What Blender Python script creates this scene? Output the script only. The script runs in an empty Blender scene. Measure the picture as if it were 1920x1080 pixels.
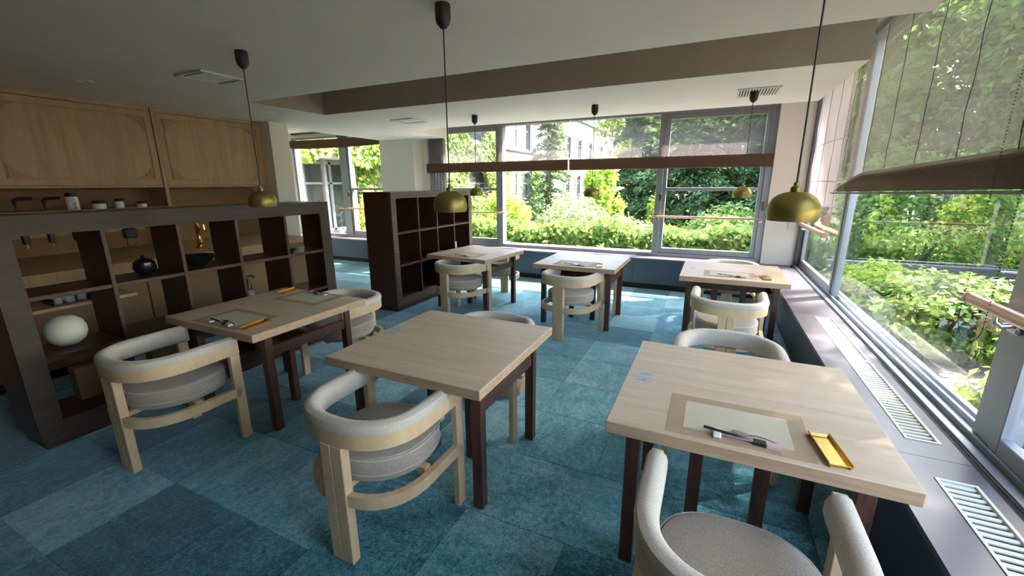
import bpy, bmesh, math, random
import numpy as np
from mathutils import Vector, Matrix
random.seed(7); RNG = np.random.default_rng(11)
S = bpy.context.scene
COL = S.collection
PI = math.pi
R = math.radians

# ---------------------------------------------------------------- camera
cam_d = bpy.data.cameras.new('camera'); cam = bpy.data.objects.new('camera', cam_d); COL.objects.link(cam)
cam_d.sensor_fit = 'HORIZONTAL'; cam_d.sensor_width = 36.0; cam_d.lens = 36.0*788.27/1920.0
cam_d.clip_start = 0.02; cam_d.clip_end = 500
_y, _p, _r = R(25.256), R(13.82), R(-0.3054)
_f = Vector((-math.sin(_y)*math.cos(_p), math.cos(_y)*math.cos(_p), -math.sin(_p)))
_rt = Vector((math.cos(_y), math.sin(_y), 0)); _up = _rt.cross(_f)
_r2 = _rt*math.cos(_r)+_up*math.sin(_r); _u2 = _up*math.cos(_r)-_rt*math.sin(_r)
M = Matrix((_r2, _u2, -_f)).transposed().to_4x4(); M.translation = (0, 0, 1.54)
cam.matrix_world = M
S.camera = cam

# ---------------------------------------------------------------- world, sun, exposure
SUN_DIR = Vector((0.62, 0.50, 0.90)).normalized()
W = bpy.data.worlds.new('world'); S.world = W; W.use_nodes = True
wn = W.node_tree.nodes; wl = W.node_tree.links
sky = wn.new('ShaderNodeTexSky'); sky.sky_type = 'NISHITA'; sky.sun_disc = False
sky.sun_elevation = math.asin(SUN_DIR.z); sky.sun_rotation = math.atan2(SUN_DIR.x, SUN_DIR.y)
sky.air_density = 1.0; sky.dust_density = 2.5; sky.ozone_density = 1.0
bg = wn['Background']; bg.inputs['Strength'].default_value = 0.42
wl.new(sky.outputs[0], bg.inputs[0])
sd = bpy.data.lights.new('sun', 'SUN'); sun = bpy.data.objects.new('sun', sd); COL.objects.link(sun)
sd.energy = 7.5; sd.angle = R(1.0); sd.color = (1.0, 0.92, 0.86)
sun.location = SUN_DIR*40; sun.rotation_euler = SUN_DIR.to_track_quat('Z', 'Y').to_euler()
V = S.view_settings
V.view_transform = 'Standard'; V.look = 'None'; V.gamma = 1.0; V.use_curve_mapping = False
V.exposure = 2.78
S.cycles.use_denoising = True
S.cycles.max_bounces = 10; S.cycles.diffuse_bounces = 5; S.cycles.transparent_max_bounces = 24
S.cycles.sample_clamp_indirect = 6.0

# ---------------------------------------------------------------- materials
MATS = {}
def srgb(r, g, b):
    f = lambda c: c/12.92 if c <= .04045 else ((c+.055)/1.055)**2.4
    return (f(r/255), f(g/255), f(b/255), 1)
class NT:
    def __init__(s, name):
        s.m = bpy.data.materials.new(name); s.m.use_nodes = True; s.t = s.m.node_tree; s.t.nodes.clear()
        s.out = s.t.nodes.new('ShaderNodeOutputMaterial')
    def n(s, typ, props=None, **inp):
        nd = s.t.nodes.new(typ)
        for k, v in (props or {}).items(): setattr(nd, k, v)
        for k, v in inp.items():
            k = k.replace('_', ' ') if k.replace('_', ' ') in nd.inputs else k
            s.set(nd.inputs[int(k[1:]) if (k[0] == 'i' and k[1:].isdigit()) else k], v)
        return nd
    def set(s, sock, v):
        if isinstance(v, bpy.types.NodeSocket): s.t.links.new(v, sock)
        else: sock.default_value = v
    def ramp(s, fac, stops):
        nd = s.t.nodes.new('ShaderNodeValToRGB'); s.t.links.new(fac, nd.inputs[0])
        el = nd.color_ramp.elements
        while len(el) < len(stops): el.new(.5)
        for e, (p, c) in zip(el, stops): e.position = p; e.color = c
        return nd.outputs[0]
    def mix(s, fac, a, b, mode='MIX'):
        nd = s.t.nodes.new('ShaderNodeMix'); nd.data_type = 'RGBA'; nd.blend_type = mode
        s.set(nd.inputs[0], fac); s.set(nd.inputs[6], a); s.set(nd.inputs[7], b); return nd.outputs[2]
    def math(s, op, a, b=0.0, c=None):
        nd = s.t.nodes.new('ShaderNodeMath'); nd.operation = op; s.set(nd.inputs[0], a); s.set(nd.inputs[1], b)
        if c is not None: s.set(nd.inputs[2], c)
        return nd.outputs[0]
    def coords(s, scale=(1, 1, 1), rnd=True, kind='Object'):
        tc = s.n('ShaderNodeTexCoord').outputs[kind]
        v = tc
        if rnd:
            oi = s.n('ShaderNodeObjectInfo').outputs['Random']
            off = s.n('ShaderNodeCombineXYZ', None, X=s.math('MULTIPLY', oi, 37.0), Y=s.math('MULTIPLY', oi, 91.0), Z=s.math('MULTIPLY', oi, 53.0)).outputs[0]
            v = s.n('ShaderNodeVectorMath', {'operation': 'ADD'}, i0=v, i1=off).outputs[0]
        return s.n('ShaderNodeMapping', None, Vector=v, Scale=scale).outputs[0]
    def noise(s, vec, scale, detail=4.0, rough=.55, dist=0.0, out='Fac'):
        return s.n('ShaderNodeTexNoise', None, Vector=vec, Scale=scale, Detail=detail, Roughness=rough, Distortion=dist).outputs[out]
    def bump(s, h, strength=.2, dist=.002):
        return s.n('ShaderNodeBump', None, Height=h, Strength=strength, Distance=dist).outputs[0]
    def bsdf(s, **k):
        b = s.n('ShaderNodeBsdfPrincipled')
        for kk, v in k.items(): s.set(b.inputs[kk.replace('_', ' ')], v)
        return b.outputs[0]
    def done(s, sh):
        s.t.links.new(sh, s.out.inputs[0]); MATS[s.m.name] = s.m; return s.m

def wood(name, c1, c2, scale, rough=.5, grain=(3, 40, 40), spec=.4):
    t = NT(name); v = t.coords(grain)
    a = t.noise(v, scale, 6, .6, .6); b = t.noise(v, scale*4, 3, .7)
    f = t.math('ADD', t.math('MULTIPLY', a, .75), t.math('MULTIPLY', b, .25))
    c = t.ramp(f, [(.32, c1), (.66, c2)])
    return t.done(t.bsdf(Base_Color=c, Roughness=rough, Specular_IOR_Level=spec, Normal=t.bump(f, .12, .001)))
def plain(name, c, rough=.5, metal=0.0, spec=.5, var=.12, vs=6.0, bump=0.0, sheen=0.0):
    t = NT(name); v = t.coords((1, 1, 1)); n = t.noise(v, vs, 5, .6)
    d = tuple(x*(1-var) for x in c[:3])+(1,); e = tuple(min(1, x*(1+var)) for x in c[:3])+(1,)
    k = dict(Base_Color=t.ramp(n, [(.3, d), (.7, e)]), Roughness=rough, Metallic=metal, Specular_IOR_Level=spec)
    if sheen: k['Sheen_Weight'] = sheen
    if bump: k['Normal'] = t.bump(t.noise(v, vs*12, 3), bump, .002)
    return t.done(t.bsdf(**k))

wood('oak_top_x', srgb(181, 158, 131), srgb(204, 184, 158), 1.4, .42, (1.1, 14, 14))
wood('oak_top_y', srgb(178, 152, 118), srgb(200, 176, 142), 1.4, .42, (14, 1.1, 14))
wood('oak_edge', srgb(158, 128, 98), srgb(186, 158, 126), 2.0, .5, (1.5, 18, 30))
wood('oak_chair', srgb(196, 164, 124), srgb(216, 188, 148), 1.5, .45, (9, 9, 2.5))
wood('walnut_dark', srgb(52, 30, 24), srgb(80, 50, 40), 1.6, .40, (14, 2.5, 14), .45)
wood('walnut_leg', srgb(56, 34, 28), srgb(98, 64, 50), 1.6, .38, (14, 14, 2), .5)
wood('walnut_frame_lit', srgb(74, 60, 48), srgb(104, 86, 70), 1.7, .45, (14, 2.0, 14), .5)  # bookcase copy of the frame wood, its stronger light put into the colour
wood('walnut_frame_shaded', srgb(46, 37, 29), srgb(68, 55, 44), 1.7, .48, (14, 2.0, 14), .4)  # same frame wood, the low unit's dimmer light put into the colour
wood('cabinet_oak', srgb(160, 130, 96), srgb(186, 156, 118), 1.2, .5, (10, 10, 1.3))
wood('cabinet_trim', srgb(150, 112, 76), srgb(176, 138, 98), 1.2, .5, (10, 10, 1.5))
wood('beam_timber', srgb(78, 84, 88), srgb(116, 118, 118), 1.0, .6, (1.5, 12, 12))
wood('bark', srgb(70, 58, 48), srgb(108, 92, 76), 3.0, .9, (10, 10, 2))
plain('paint_ceiling', srgb(226, 218, 206), .8, spec=.2, var=.03, vs=1.2)
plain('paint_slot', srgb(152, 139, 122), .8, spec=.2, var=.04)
plain('paint_wall', srgb(222, 213, 201), .75, spec=.2, var=.03, vs=1.5)
plain('plaster_beige', srgb(142, 114, 86), .8, spec=.2, var=.06)
plain('cover_slate', srgb(88, 82, 88), .28, spec=.8, var=.10, vs=2.0)
plain('cover_front', srgb(62, 68, 78), .45, spec=.4, var=.12, vs=2.0)
plain('black_toe', srgb(22, 22, 24), .7, var=.1)
plain('grille_cream', srgb(206, 206, 190), .45, var=.03)
plain('grille_dark', srgb(52, 54, 50), .8, var=.1)
plain('aluminium', srgb(146, 151, 156), .42, .6, var=.04)
plain('aluminium_dark', srgb(84, 80, 80), .5, .4, var=.05)
plain('steel', srgb(190, 190, 190), .25, 1.0, var=.04)
plain('copper_rail', srgb(196, 150, 126), .34, .35, var=.06)
plain('brass_lamp', srgb(150, 136, 74), .42, .85, var=.12, vs=9)
plain('brass_shiny', srgb(214, 150, 76), .16, 1.0, var=.05)
plain('gold_tray', srgb(206, 160, 74), .22, .9, var=.08)
plain('black_plastic', srgb(22, 20, 20), .45, var=.1)
plain('black_ceramic', srgb(20, 22, 24), .22, var=.1)
plain('green_glaze', srgb(20, 34, 32), .2, var=.15)
plain('white_ceramic', srgb(222, 224, 222), .25, var=.02)
plain('white_paint', srgb(225, 224, 220), .5, var=.02)
plain('lantern_paper', srgb(206, 206, 182), .7, var=.04)
plain('paper_brown', srgb(166, 142, 112), .7, var=.06, vs=14)
plain('paper_pale', srgb(190, 182, 156), .7, var=.04, vs=14)
plain('paper_pink', srgb(206, 168, 172), .6, var=.04)
plain('sticker_film', srgb(172, 172, 182), .35, var=.03)
plain('ink_grey', srgb(104, 104, 122), .6, var=.02)
plain('curtain_cloth', srgb(150, 142, 150), .85, var=.1, sheen=.3)
plain('concrete_ledge', srgb(186, 182, 172), .85, var=.12, vs=8, bump=.3)
plain('soil', srgb(122, 114, 104), .95, var=.25, vs=3, bump=.5)
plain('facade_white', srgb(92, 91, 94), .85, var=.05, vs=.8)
plain('facade_grey', srgb(172, 172, 170), .85, var=.06, vs=.8)  # light grey of the back wall and the canopy
plain('window_dark', srgb(40, 46, 54), .15, var=.15, vs=.6)
plain('roof_grey', srgb(120, 122, 126), .8, var=.1)

def fabric(name, c1, c2, sc=260):
    t = NT(name); v = t.coords((1, 1, 1)); a = t.noise(v, sc, 3, .7); b = t.noise(v, 7, 3, .6)
    c = t.ramp(a, [(.35, c1), (.65, c2)]); c = t.mix(t.math('MULTIPLY', b, .25), c, tuple(x*.7 for x in c1[:3])+(1,))
    return t.done(t.bsdf(Base_Color=c, Roughness=.95, Specular_IOR_Level=.15, Sheen_Weight=.25, Normal=t.bump(a, .25, .001)))
fabric('seat_fabric', srgb(176, 166, 150), srgb(214, 206, 190))
fabric('seat_fabric_dark', srgb(150, 138, 122), srgb(196, 184, 166))

def carpet():
    t = NT('carpet_tile'); oi = t.n('ShaderNodeObjectInfo').outputs['Random']
    tc = t.n('ShaderNodeTexCoord').outputs['Object']
    ang = t.math('MULTIPLY', t.math('FLOOR', t.math('MULTIPLY', t.math('FRACT', t.math('MULTIPLY', oi, 17.3)), 2.0)), PI/2)
    rot = t.n('ShaderNodeVectorRotate', {'rotation_type': 'Z_AXIS'}, Vector=tc, Angle=ang).outputs[0]
    off = t.n('ShaderNodeCombineXYZ', None, X=t.math('MULTIPLY', oi, 37), Y=t.math('MULTIPLY', oi, 91), Z=t.math('MULTIPLY', oi, 13)).outputs[0]
    v = t.n('ShaderNodeVectorMath', {'operation': 'ADD'}, i0=rot, i1=off).outputs[0]
    streak = t.noise(t.n('ShaderNodeMapping', None, Vector=v, Scale=(1.6, 7, 1)).outputs[0], 1.5, 5, .6, .4)
    geo = t.n('ShaderNodeNewGeometry').outputs['Position']
    big = t.noise(t.n('ShaderNodeMapping', None, Vector=geo, Scale=(1, 1, 1)).outputs[0], 1.3, 3, .6)
    fib = t.noise(v, 110, 2, .8); fib2 = t.noise(v, 34, 3, .8)
    patch = t.noise(t.n('ShaderNodeMapping', None, Vector=v, Scale=(1, 1.6, 1)).outputs[0], 4.0, 5, .7, .3)
    oi2 = t.math('FRACT', t.math('MULTIPLY', oi, 7.77))
    f = t.math('ADD', t.math('MULTIPLY', oi2, .34), t.math('MULTIPLY', streak, .28))
    f = t.math('ADD', f, t.math('MULTIPLY', big, .30)); f = t.math('ADD', f, t.math('MULTIPLY', patch, .34))
    f = t.math('ADD', f, t.math('MULTIPLY', t.math('SUBTRACT', t.math('ADD', fib, fib2), 1.0), .55))
    c = t.ramp(f, [(.42, srgb(14, 56, 62)), (.56, srgb(36, 104, 114)), (.72, srgb(86, 148, 158)), (.92, srgb(154, 190, 194))])
    return t.done(t.bsdf(Base_Color=c, Roughness=1.0, Specular_IOR_Level=.1, Sheen_Weight=.8, Sheen_Roughness=.45, Sheen_Tint=(.65, .88, 1, 1),
                         Normal=t.bump(t.math('ADD', fib, t.math('MULTIPLY', fib2, .7)), .7, .006)))
carpet()

def glass(name, tint, ior=1.5, haze=0.0):
    t = NT(name); fr = t.n('ShaderNodeFresnel', None, IOR=ior).outputs[0]
    fr = t.math('MULTIPLY', fr, t.math('SUBTRACT', 1.0, t.n('ShaderNodeNewGeometry').outputs['Backfacing']))
    tr = t.n('ShaderNodeBsdfTransparent', None, Color=tint).outputs[0]
    if haze: tr = t.n('ShaderNodeMixShader', None, i0=haze, i1=tr, i2=t.n('ShaderNodeBsdfDiffuse', None, Color=(.8, .85, .85, 1)).outputs[0]).outputs[0]
    gl = t.n('ShaderNodeBsdfGlossy', None, Color=(1, 1, 1, 1), Roughness=0.0).outputs[0]
    return t.done(t.n('ShaderNodeMixShader', None, i0=fr, i1=tr, i2=gl).outputs[0])
glass('window_glass', (.97, .97, .97, 1))
glass('bottle_glass', (.9, .93, .93, 1), 1.6, .18)

def sheer(name, col, opac, trl=.5):
    t = NT(name); v = t.coords((1, 1, 1), False); n = t.noise(t.n('ShaderNodeMapping', None, Vector=v, Scale=(3, 3, 60)).outputs[0], 6, 3, .6)
    c = t.ramp(n, [(.3, tuple(x*.75 for x in col[:3])+(1,)), (.7, col)])
    d = t.n('ShaderNodeBsdfDiffuse', None, Color=c).outputs[0]; tl = t.n('ShaderNodeBsdfTranslucent', None, Color=c).outputs[0]
    a = t.n('ShaderNodeMixShader', None, i0=trl, i1=d, i2=tl).outputs[0]
    tr = t.n('ShaderNodeBsdfTransparent').outputs[0]
    op = t.math('ADD', opac-.12, t.math('MULTIPLY', n, .24))
    return t.done(t.n('ShaderNodeMixShader', None, i0=op, i1=tr, i2=a).outputs[0])
sheer('sheer_right', srgb(128, 119, 110), .60)
sheer('sheer_corner', srgb(156, 142, 140), .80)
sheer('sheer_far', srgb(138, 128, 132), .42, .5)
sheer('sheer_fold', srgb(128, 98, 82), .93, .4)
sheer('sheer_foldr', srgb(132, 116, 100), .84, .4)

def leaf(name, cols, trans=.45):
    t = NT(name); geo = t.n('ShaderNodeNewGeometry'); r = geo.outputs['Random Per Island']
    k = len(cols); c = t.ramp(r, [(i/(max(1, k-1)), cc) for i, cc in enumerate(cols)])
    d = t.bsdf(Base_Color=c, Roughness=.6, Specular_IOR_Level=.25)
    tl = t.n('ShaderNodeBsdfTranslucent', None, Color=t.mix(.5, c, srgb(190, 206, 110))).outputs[0]
    return t.done(t.n('ShaderNodeMixShader', None, i0=trans, i1=d, i2=tl).outputs[0])
leaf('leaf_fresh', [srgb(68, 104, 48), srgb(98, 134, 60), srgb(134, 160, 76), srgb(82, 120, 60)], .4)
leaf('leaf_yellow', [srgb(150, 176, 50), srgb(176, 196, 66), srgb(120, 158, 50), srgb(190, 200, 90)])
leaf('leaf_ivy', [srgb(76, 110, 48), srgb(110, 142, 58), srgb(142, 164, 72), srgb(68, 100, 48)], .4)
leaf('leaf_variegated', [srgb(80, 112, 56), srgb(122, 142, 90), srgb(170, 176, 136), srgb(98, 126, 66)], .3)
leaf('needle_dark', [srgb(60, 94, 60), srgb(84, 118, 76), srgb(108, 138, 92), srgb(70, 106, 74)], .2)
leaf('needle_mid', [srgb(60, 100, 62), srgb(92, 128, 84), srgb(76, 116, 80)], .25)
leaf('grass_blade', [srgb(110, 150, 60), srgb(150, 184, 80), srgb(126, 166, 66)], .35)
leaf('leaf_autumn', [srgb(190, 168, 84), srgb(206, 190, 110), srgb(150, 170, 70)], .4)

# ---------------------------------------------------------------- mesh helpers
class MB:
    def __init__(s): s.v = []; s.f = []; s.sm = []
    def add(s, vs, fs, smooth=False):
        o = len(s.v); s.v += [tuple(v) for v in vs]; s.f += [tuple(i+o for i in f) for f in fs]; s.sm += [smooth]*len(fs); return s
    def box(s, x0, x1, y0, y1, z0, z1, c=0.0):
        if c <= 0:
            return s.add([(x0, y0, z0), (x1, y0, z0), (x1, y1, z0), (x0, y1, z0), (x0, y0, z1), (x1, y0, z1), (x1, y1, z1), (x0, y1, z1)],
                         [(0, 3, 2, 1), (4, 5, 6, 7), (0, 1, 5, 4), (1, 2, 6, 5), (2, 3, 7, 6), (3, 0, 4, 7)])
        bm = bmesh.new(); r = bmesh.ops.create_cube(bm, size=1)
        for v in bm.verts: v.co = ((x0+x1)/2+v.co.x*(x1-x0), (y0+y1)/2+v.co.y*(y1-y0), (z0+z1)/2+v.co.z*(z1-z0))
        bmesh.ops.bevel(bm, geom=bm.edges[:], offset=c, segments=1, affect='EDGES')
        bm.verts.index_update(); s.add([v.co[:] for v in bm.verts], [[v.index for v in f.verts] for f in bm.faces]); bm.free(); return s
    def lathe(s, prof, n=24, c=(0, 0, 0), smooth=True, cap=True):
        vs = []; fs = []
        for (r, z) in prof:
            for i in range(n):
                a = 2*PI*i/n; vs.append((c[0]+r*math.cos(a), c[1]+r*math.sin(a), c[2]+z))
        for j in range(len(prof)-1):
            for i in range(n):
                k = (i+1) % n; fs.append((j*n+i, j*n+k, (j+1)*n+k, (j+1)*n+i))
        if cap:
            fs.append(tuple(range(n-1, -1, -1))); fs.append(tuple((len(prof)-1)*n+i for i in range(n)))
        return s.add(vs, fs, smooth)
    def sweep(s, path, prof, closed=False, caps=True, smooth=True, up=Vector((0, 0, 1)), side=None):
        # path: points; prof: (outward, up) offsets ; outward = tangent x up
        P = [Vector(p) for p in path]; n = len(P); m = len(prof); vs = []
        for i, p in enumerate(P):
            a = P[(i-1) % n] if (closed or i > 0) else P[i]; b = P[(i+1) % n] if (closed or i < n-1) else P[i]
            t = (b-a).normalized(); o = t.cross(up).normalized(); u = o.cross(t).normalized()
            for (q, w) in prof: vs.append(p+o*q+u*w)
        fs = []
        for i in range(n if closed else n-1):
            for j in range(m):
                k = (j+1) % m; i2 = (i+1) % n
                fs.append((i*m+j, i2*m+j, i2*m+k, i*m+k))
        if caps and not closed: fs.append(tuple(range(m))); fs.append(tuple((n-1)*m+j for j in range(m-1, -1, -1)))
        return s.add(vs, fs, smooth)
    def tube(s, path, r, n=8, closed=False):
        P = [Vector(p) for p in path]; d = (P[-1]-P[0]) if not closed else Vector((0, 0, 0))
        up = Vector((0, 0, 1)) if abs(d.normalized().z) < .8 else Vector((0.3, 1, 0.05))
        return s.sweep(path, [(r*math.cos(2*PI*i/n), r*math.sin(2*PI*i/n)) for i in range(n)], closed, True, True, up)
    def prism(s, poly, axis, a, b):
        # poly 2D; extruded along axis 'x','y','z'
        g = {'x': lambda p, t: (t, p[0], p[1]), 'y': lambda p, t: (p[0], t, p[1]), 'z': lambda p, t: (p[0], p[1], t)}[axis]
        n = len(poly)
        vs = [g(p, a) for p in poly]+[g(p, b) for p in poly]
        return s.add(vs, [tuple(range(n-1, -1, -1)), tuple(range(n, 2*n))]+[(i, (i+1) % n, n+(i+1) % n, n+i) for i in range(n)])
    def build(s, name, mat, parent=None, loc=None, kind=None, label=None):
        me = bpy.data.meshes.new(name); me.from_pydata(s.v, [], s.f)
        me.polygons.foreach_set('use_smooth', s.sm); me.update()
        bm = bmesh.new(); bm.from_mesh(me); bmesh.ops.recalc_face_normals(bm, faces=bm.faces[:]); bm.to_mesh(me); bm.free()
        if any(s.sm):
            try: me.set_sharp_from_angle(angle=R(38))
            except Exception: pass
        return link(name, me, mat, parent, loc, kind, label)
def link(name, me, mat, parent=None, loc=None, kind=None, label=None):
    if mat and not me.materials: me.materials.append(MATS[mat])
    o = bpy.data.objects.new(name, me); COL.objects.link(o)
    if parent: o.parent = parent
    if loc: o.location = loc
    if kind: o['kind'] = kind
    if label: o['label'] = label
    return o
def tag(o, label, cat, group=None):
    o['label'] = label; o['category'] = cat
    if group: o['group'] = group
    return o
def thing(name, label, cat, loc=(0, 0, 0), rz=0.0, group=None):
    o = bpy.data.objects.new(name, None); COL.objects.link(o); o.empty_display_size = .1
    o.location = loc; o.rotation_euler = (0, 0, rz); return tag(o, label, cat, group)
def struct(name, loc=(0, 0, 0)):
    o = bpy.data.objects.new(name, None); COL.objects.link(o); o.location = loc; o['kind'] = 'structure'; return o
def dup(root, loc, rz, label):
    r = root.copy(); COL.objects.link(r); r.location = loc; r.rotation_euler = (0, 0, rz); r['label'] = label
    for ch in root.children:
        c = ch.copy(); COL.objects.link(c); c.parent = r
        for g in ch.children:
            d = g.copy(); COL.objects.link(d); d.parent = c
    return r
def B(name, mat, *boxes, parent=None, c=0.0, kind=None, loc=None, label=None):
    m = MB()
    for b in boxes: m.box(*b, c)
    return m.build(name, mat, parent, loc, kind, label)

# ================================================================ ROOM SHELL
ZC = 2.345
floor = B('floor', 'soil', (-9.2, 1.2, -2.7, 6.9, -.25, -.004), kind='structure')
tile_me = None
for i in range(-18, 4):
    for j in range(-6, 14):
        x0 = -.45+.5*i; y0 = -.02+.5*j
        cx, cy = x0+.25, y0+.25
        if cx > .95 or cy > 6.6 or cx < -9.0 or cy < -.6: continue
        if cy < 4.0 and cx < -5.6: continue
        if cy < .4 and cx < -4.4: continue
        if tile_me is None:
            t = MB().box(-.2494, .2494, -.2494, .2494, -.004, .003, .0018).build('carpet_tile', 'carpet_tile', floor); tile_me = t.data
        else: t = link('carpet_tile', tile_me, None, floor)
        t.location = (cx, cy, 0); t.rotation_euler = (0, 0, random.choice((0, PI/2, PI, -PI/2)))
B('wall_back', 'paint_wall', (-9.2, 1.3, -2.8, -2.6, 0, 2.9), kind='structure')
B('wall_bar', 'plaster_beige', (-6.0, -5.78, -2.6, 3.9, 0, 2.9), kind='structure')
B('wall_corridor', 'paint_wall', (-9.2, -5.78, 3.9, 4.1, 0, 2.9), kind='structure')
B('trim_column', 'paint_wall', (-5.78, -5.28, 3.88, 4.15, 0, 2.7), kind='structure', c=.004)
B('wall_left', 'paint_wall', (-9.3, -9.1, 4.0, 6.9, 0, 2.9), kind='structure')
YW = 6.70
B('wall_far', 'paint_wall', (-9.2, 1.2, YW-.05, YW+.16, 0, .47), (-9.2, 1.2, YW-.05, YW+.16, 2.53, 2.9), (-9.2, -8.42, YW-.05, YW+.16, .47, 2.53),
  (-5.75, -4.98, 6.42, YW+.16, .0, 2.8), (-4.98, -4.80, YW-.05, YW+.16, .47, 2.53), (.655, 1.14, YW-.12, YW+.16, .47, 2.9), kind='structure')
B('wall_right', 'paint_wall', (1.06, 1.24, -2.6, 6.6, 0, .44), (1.06, 1.24, -2.6, 6.6, 2.72, 2.9), (1.06, 1.24, -2.6, -.30, .44, 2.72), kind='structure')
# ceiling with the recessed slot and the blind pockets
ce = struct('ceiling')
B('ceiling_board', 'paint_ceiling', (-5.78, .86, -2.6, 2.94, ZC, 2.62), (-5.70, .86, 3.85, 5.45, ZC, 2.62), (-5.70, -4.36, 5.45, YW-.05, ZC, 2.62), (-5.70, -4.24, 2.94, 3.85, ZC, 2.62), parent=ce)
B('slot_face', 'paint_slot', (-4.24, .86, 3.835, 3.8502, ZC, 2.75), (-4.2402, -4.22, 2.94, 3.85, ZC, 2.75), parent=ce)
B('roof_slab', 'paint_ceiling', (-9.2, 1.24, -2.7, 6.86, 2.75, 2.95), parent=ce)
B('corridor_board', 'paint_ceiling', (-9.1, -5.70, 3.9, YW-.05, 2.62, 2.75), parent=ce)

# ---- far window
def window(name, axis, plane, panes, frames, glassmat='window_glass'):
    w = struct(name); return w
def yfr(x0, x1, z0, z1, d0=YW-.03, d1=YW+.05): return (x0, x1, d0, d1, z0, z1)
w1 = struct('window_1')
B('outer_frame', 'aluminium', yfr(-4.80, .655, .47, .525, YW-.05, YW+.09), yfr(-4.80, .655, 2.49, 2.53, YW-.05, YW+.09), yfr(-4.80, -4.72, .525, 2.49), yfr(.575, .655, .525, 2.49, YW-.06, YW+.09), parent=w1, c=.004)
for xm in (-3.345, -.745):
    B('mullion', 'aluminium', yfr(xm-.045, xm+.045, .525, 2.49, YW-.06, YW+.08), parent=w1, c=.004)
for (a, b) in ((-4.72, -3.39), (-.70, .575)):
    B('sash', 'aluminium', yfr(a, a+.05, .53, 2.485), yfr(b-.05, b, .53, 2.485), yfr(a+.05, b-.05, .53, .60), yfr(a+.05, b-.05, 2.42, 2.485), yfr(a+.05, b-.05, 1.44, 1.485), parent=w1, c=.003)
    B('pane', 'window_glass', (a+.05, b-.05, YW+.01, YW+.016, .60, 1.44), parent=w1)
    B('pane', 'window_glass', (a+.05, b-.05, YW+.01, YW+.016, 1.485, 2.42), parent=w1)
B('pane', 'window_glass', (-3.30, -.79, YW+.03, YW+.036, .525, 2.49), parent=w1)
B('latch', 'aluminium_dark', (-.735, -.70, YW-.09, YW-.06, 1.30, 1.40), parent=w1, c=.004)
B('latch', 'aluminium_dark', (.59, .615, YW-.085, YW-.06, 1.18, 1.30), parent=w1, c=.004)
B('ledge', 'concrete_ledge', (-4.9, .75, YW+.16, YW+1.0, .30, .40), parent=w1)
# ---- corridor window
w2 = struct('window_2')
B('outer_frame', 'aluminium', yfr(-8.42, -5.75, .47, .53), yfr(-8.42, -5.75, 2.49, 2.53), yfr(-8.42, -8.36, .53, 2.49), yfr(-5.81, -5.75, .53, 2.49), parent=w2, c=.004)
B('mullion', 'aluminium', yfr(-7.03, -6.85, .53, 2.49, YW-.06, YW+.08), parent=w2, c=.004)
B('sash', 'aluminium', yfr(-6.85, -6.80, .53, 2.49), yfr(-6.80, -5.81, .53, .61), yfr(-6.80, -5.81, 1.445, 1.49), parent=w2, c=.003)
B('pane', 'window_glass', (-8.36, -7.03, YW+.02, YW+.026, .53, 2.49), parent=w2)
B('pane', 'window_glass', (-6.80, -5.81, YW+.01, YW+.016, .61, 1.445), parent=w2)
B('pane', 'window_glass', (-6.80, -5.81, YW+.01, YW+.016, 1.49, 2.49), parent=w2)
B('latch', 'aluminium_dark', (-6.87, -6.83, YW-.09, YW-.06, 1.32, 1.42), parent=w2, c=.004)
# ---- right window wall
w3 = struct('window_3')
XG = 1.12
B('outer_frame', 'aluminium', (1.03, 1.22, -.30, 6.58, .44, .475), (1.03, 1.06, -.30, 6.58, .475, .49), (1.085, 1.10, -.30, 6.58, .475, .505), (1.145, 1.16, -.30, 6.58, .475, .505),
  (1.19, 1.22, -.30, 6.58, .475, .50), (1.06, 1.20, -.30, 6.58, 2.69, 2.72), parent=w3, c=.002)
B('corner_frame', 'aluminium_dark', (1.035, 1.16, 6.50, 6.60, .475, 2.70), parent=w3, c=.003)
B('sill_groove', 'black_toe', (1.005, 1.03, -.30, 6.58, .455, .474), parent=w3)
B('mullion', 'aluminium', (1.10, 1.155, 4.79, 4.85, .475, 2.69), parent=w3, c=.004)
B('mullion', 'aluminium', (1.10, 1.19, 2.16, 2.30, .475, 2.69), parent=w3, c=.006)
B('mullion', 'aluminium', (1.075, 1.19, -.30, -.08, .475, 2.69), parent=w3, c=.004)
for (a, b) in ((4.85, 6.50), (-.08, 2.16)):
    B('sash', 'aluminium', (1.09, 1.13, a, a+.055, .50, 2.68), (1.09, 1.13, b-.055, b, .50, 2.68), (1.09, 1.13, a+.055, b-.055, .50, .575), (1.09, 1.13, a+.055, b-.055, 2.6, 2.68), parent=w3, c=.003)
    B('pane', 'window_glass', (1.108, 1.114, a+.055, b-.055, .575, 2.6), parent=w3)
B('pane', 'window_glass', (1.128, 1.134, 2.30, 4.78, .50, 2.69), parent=w3)

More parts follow.
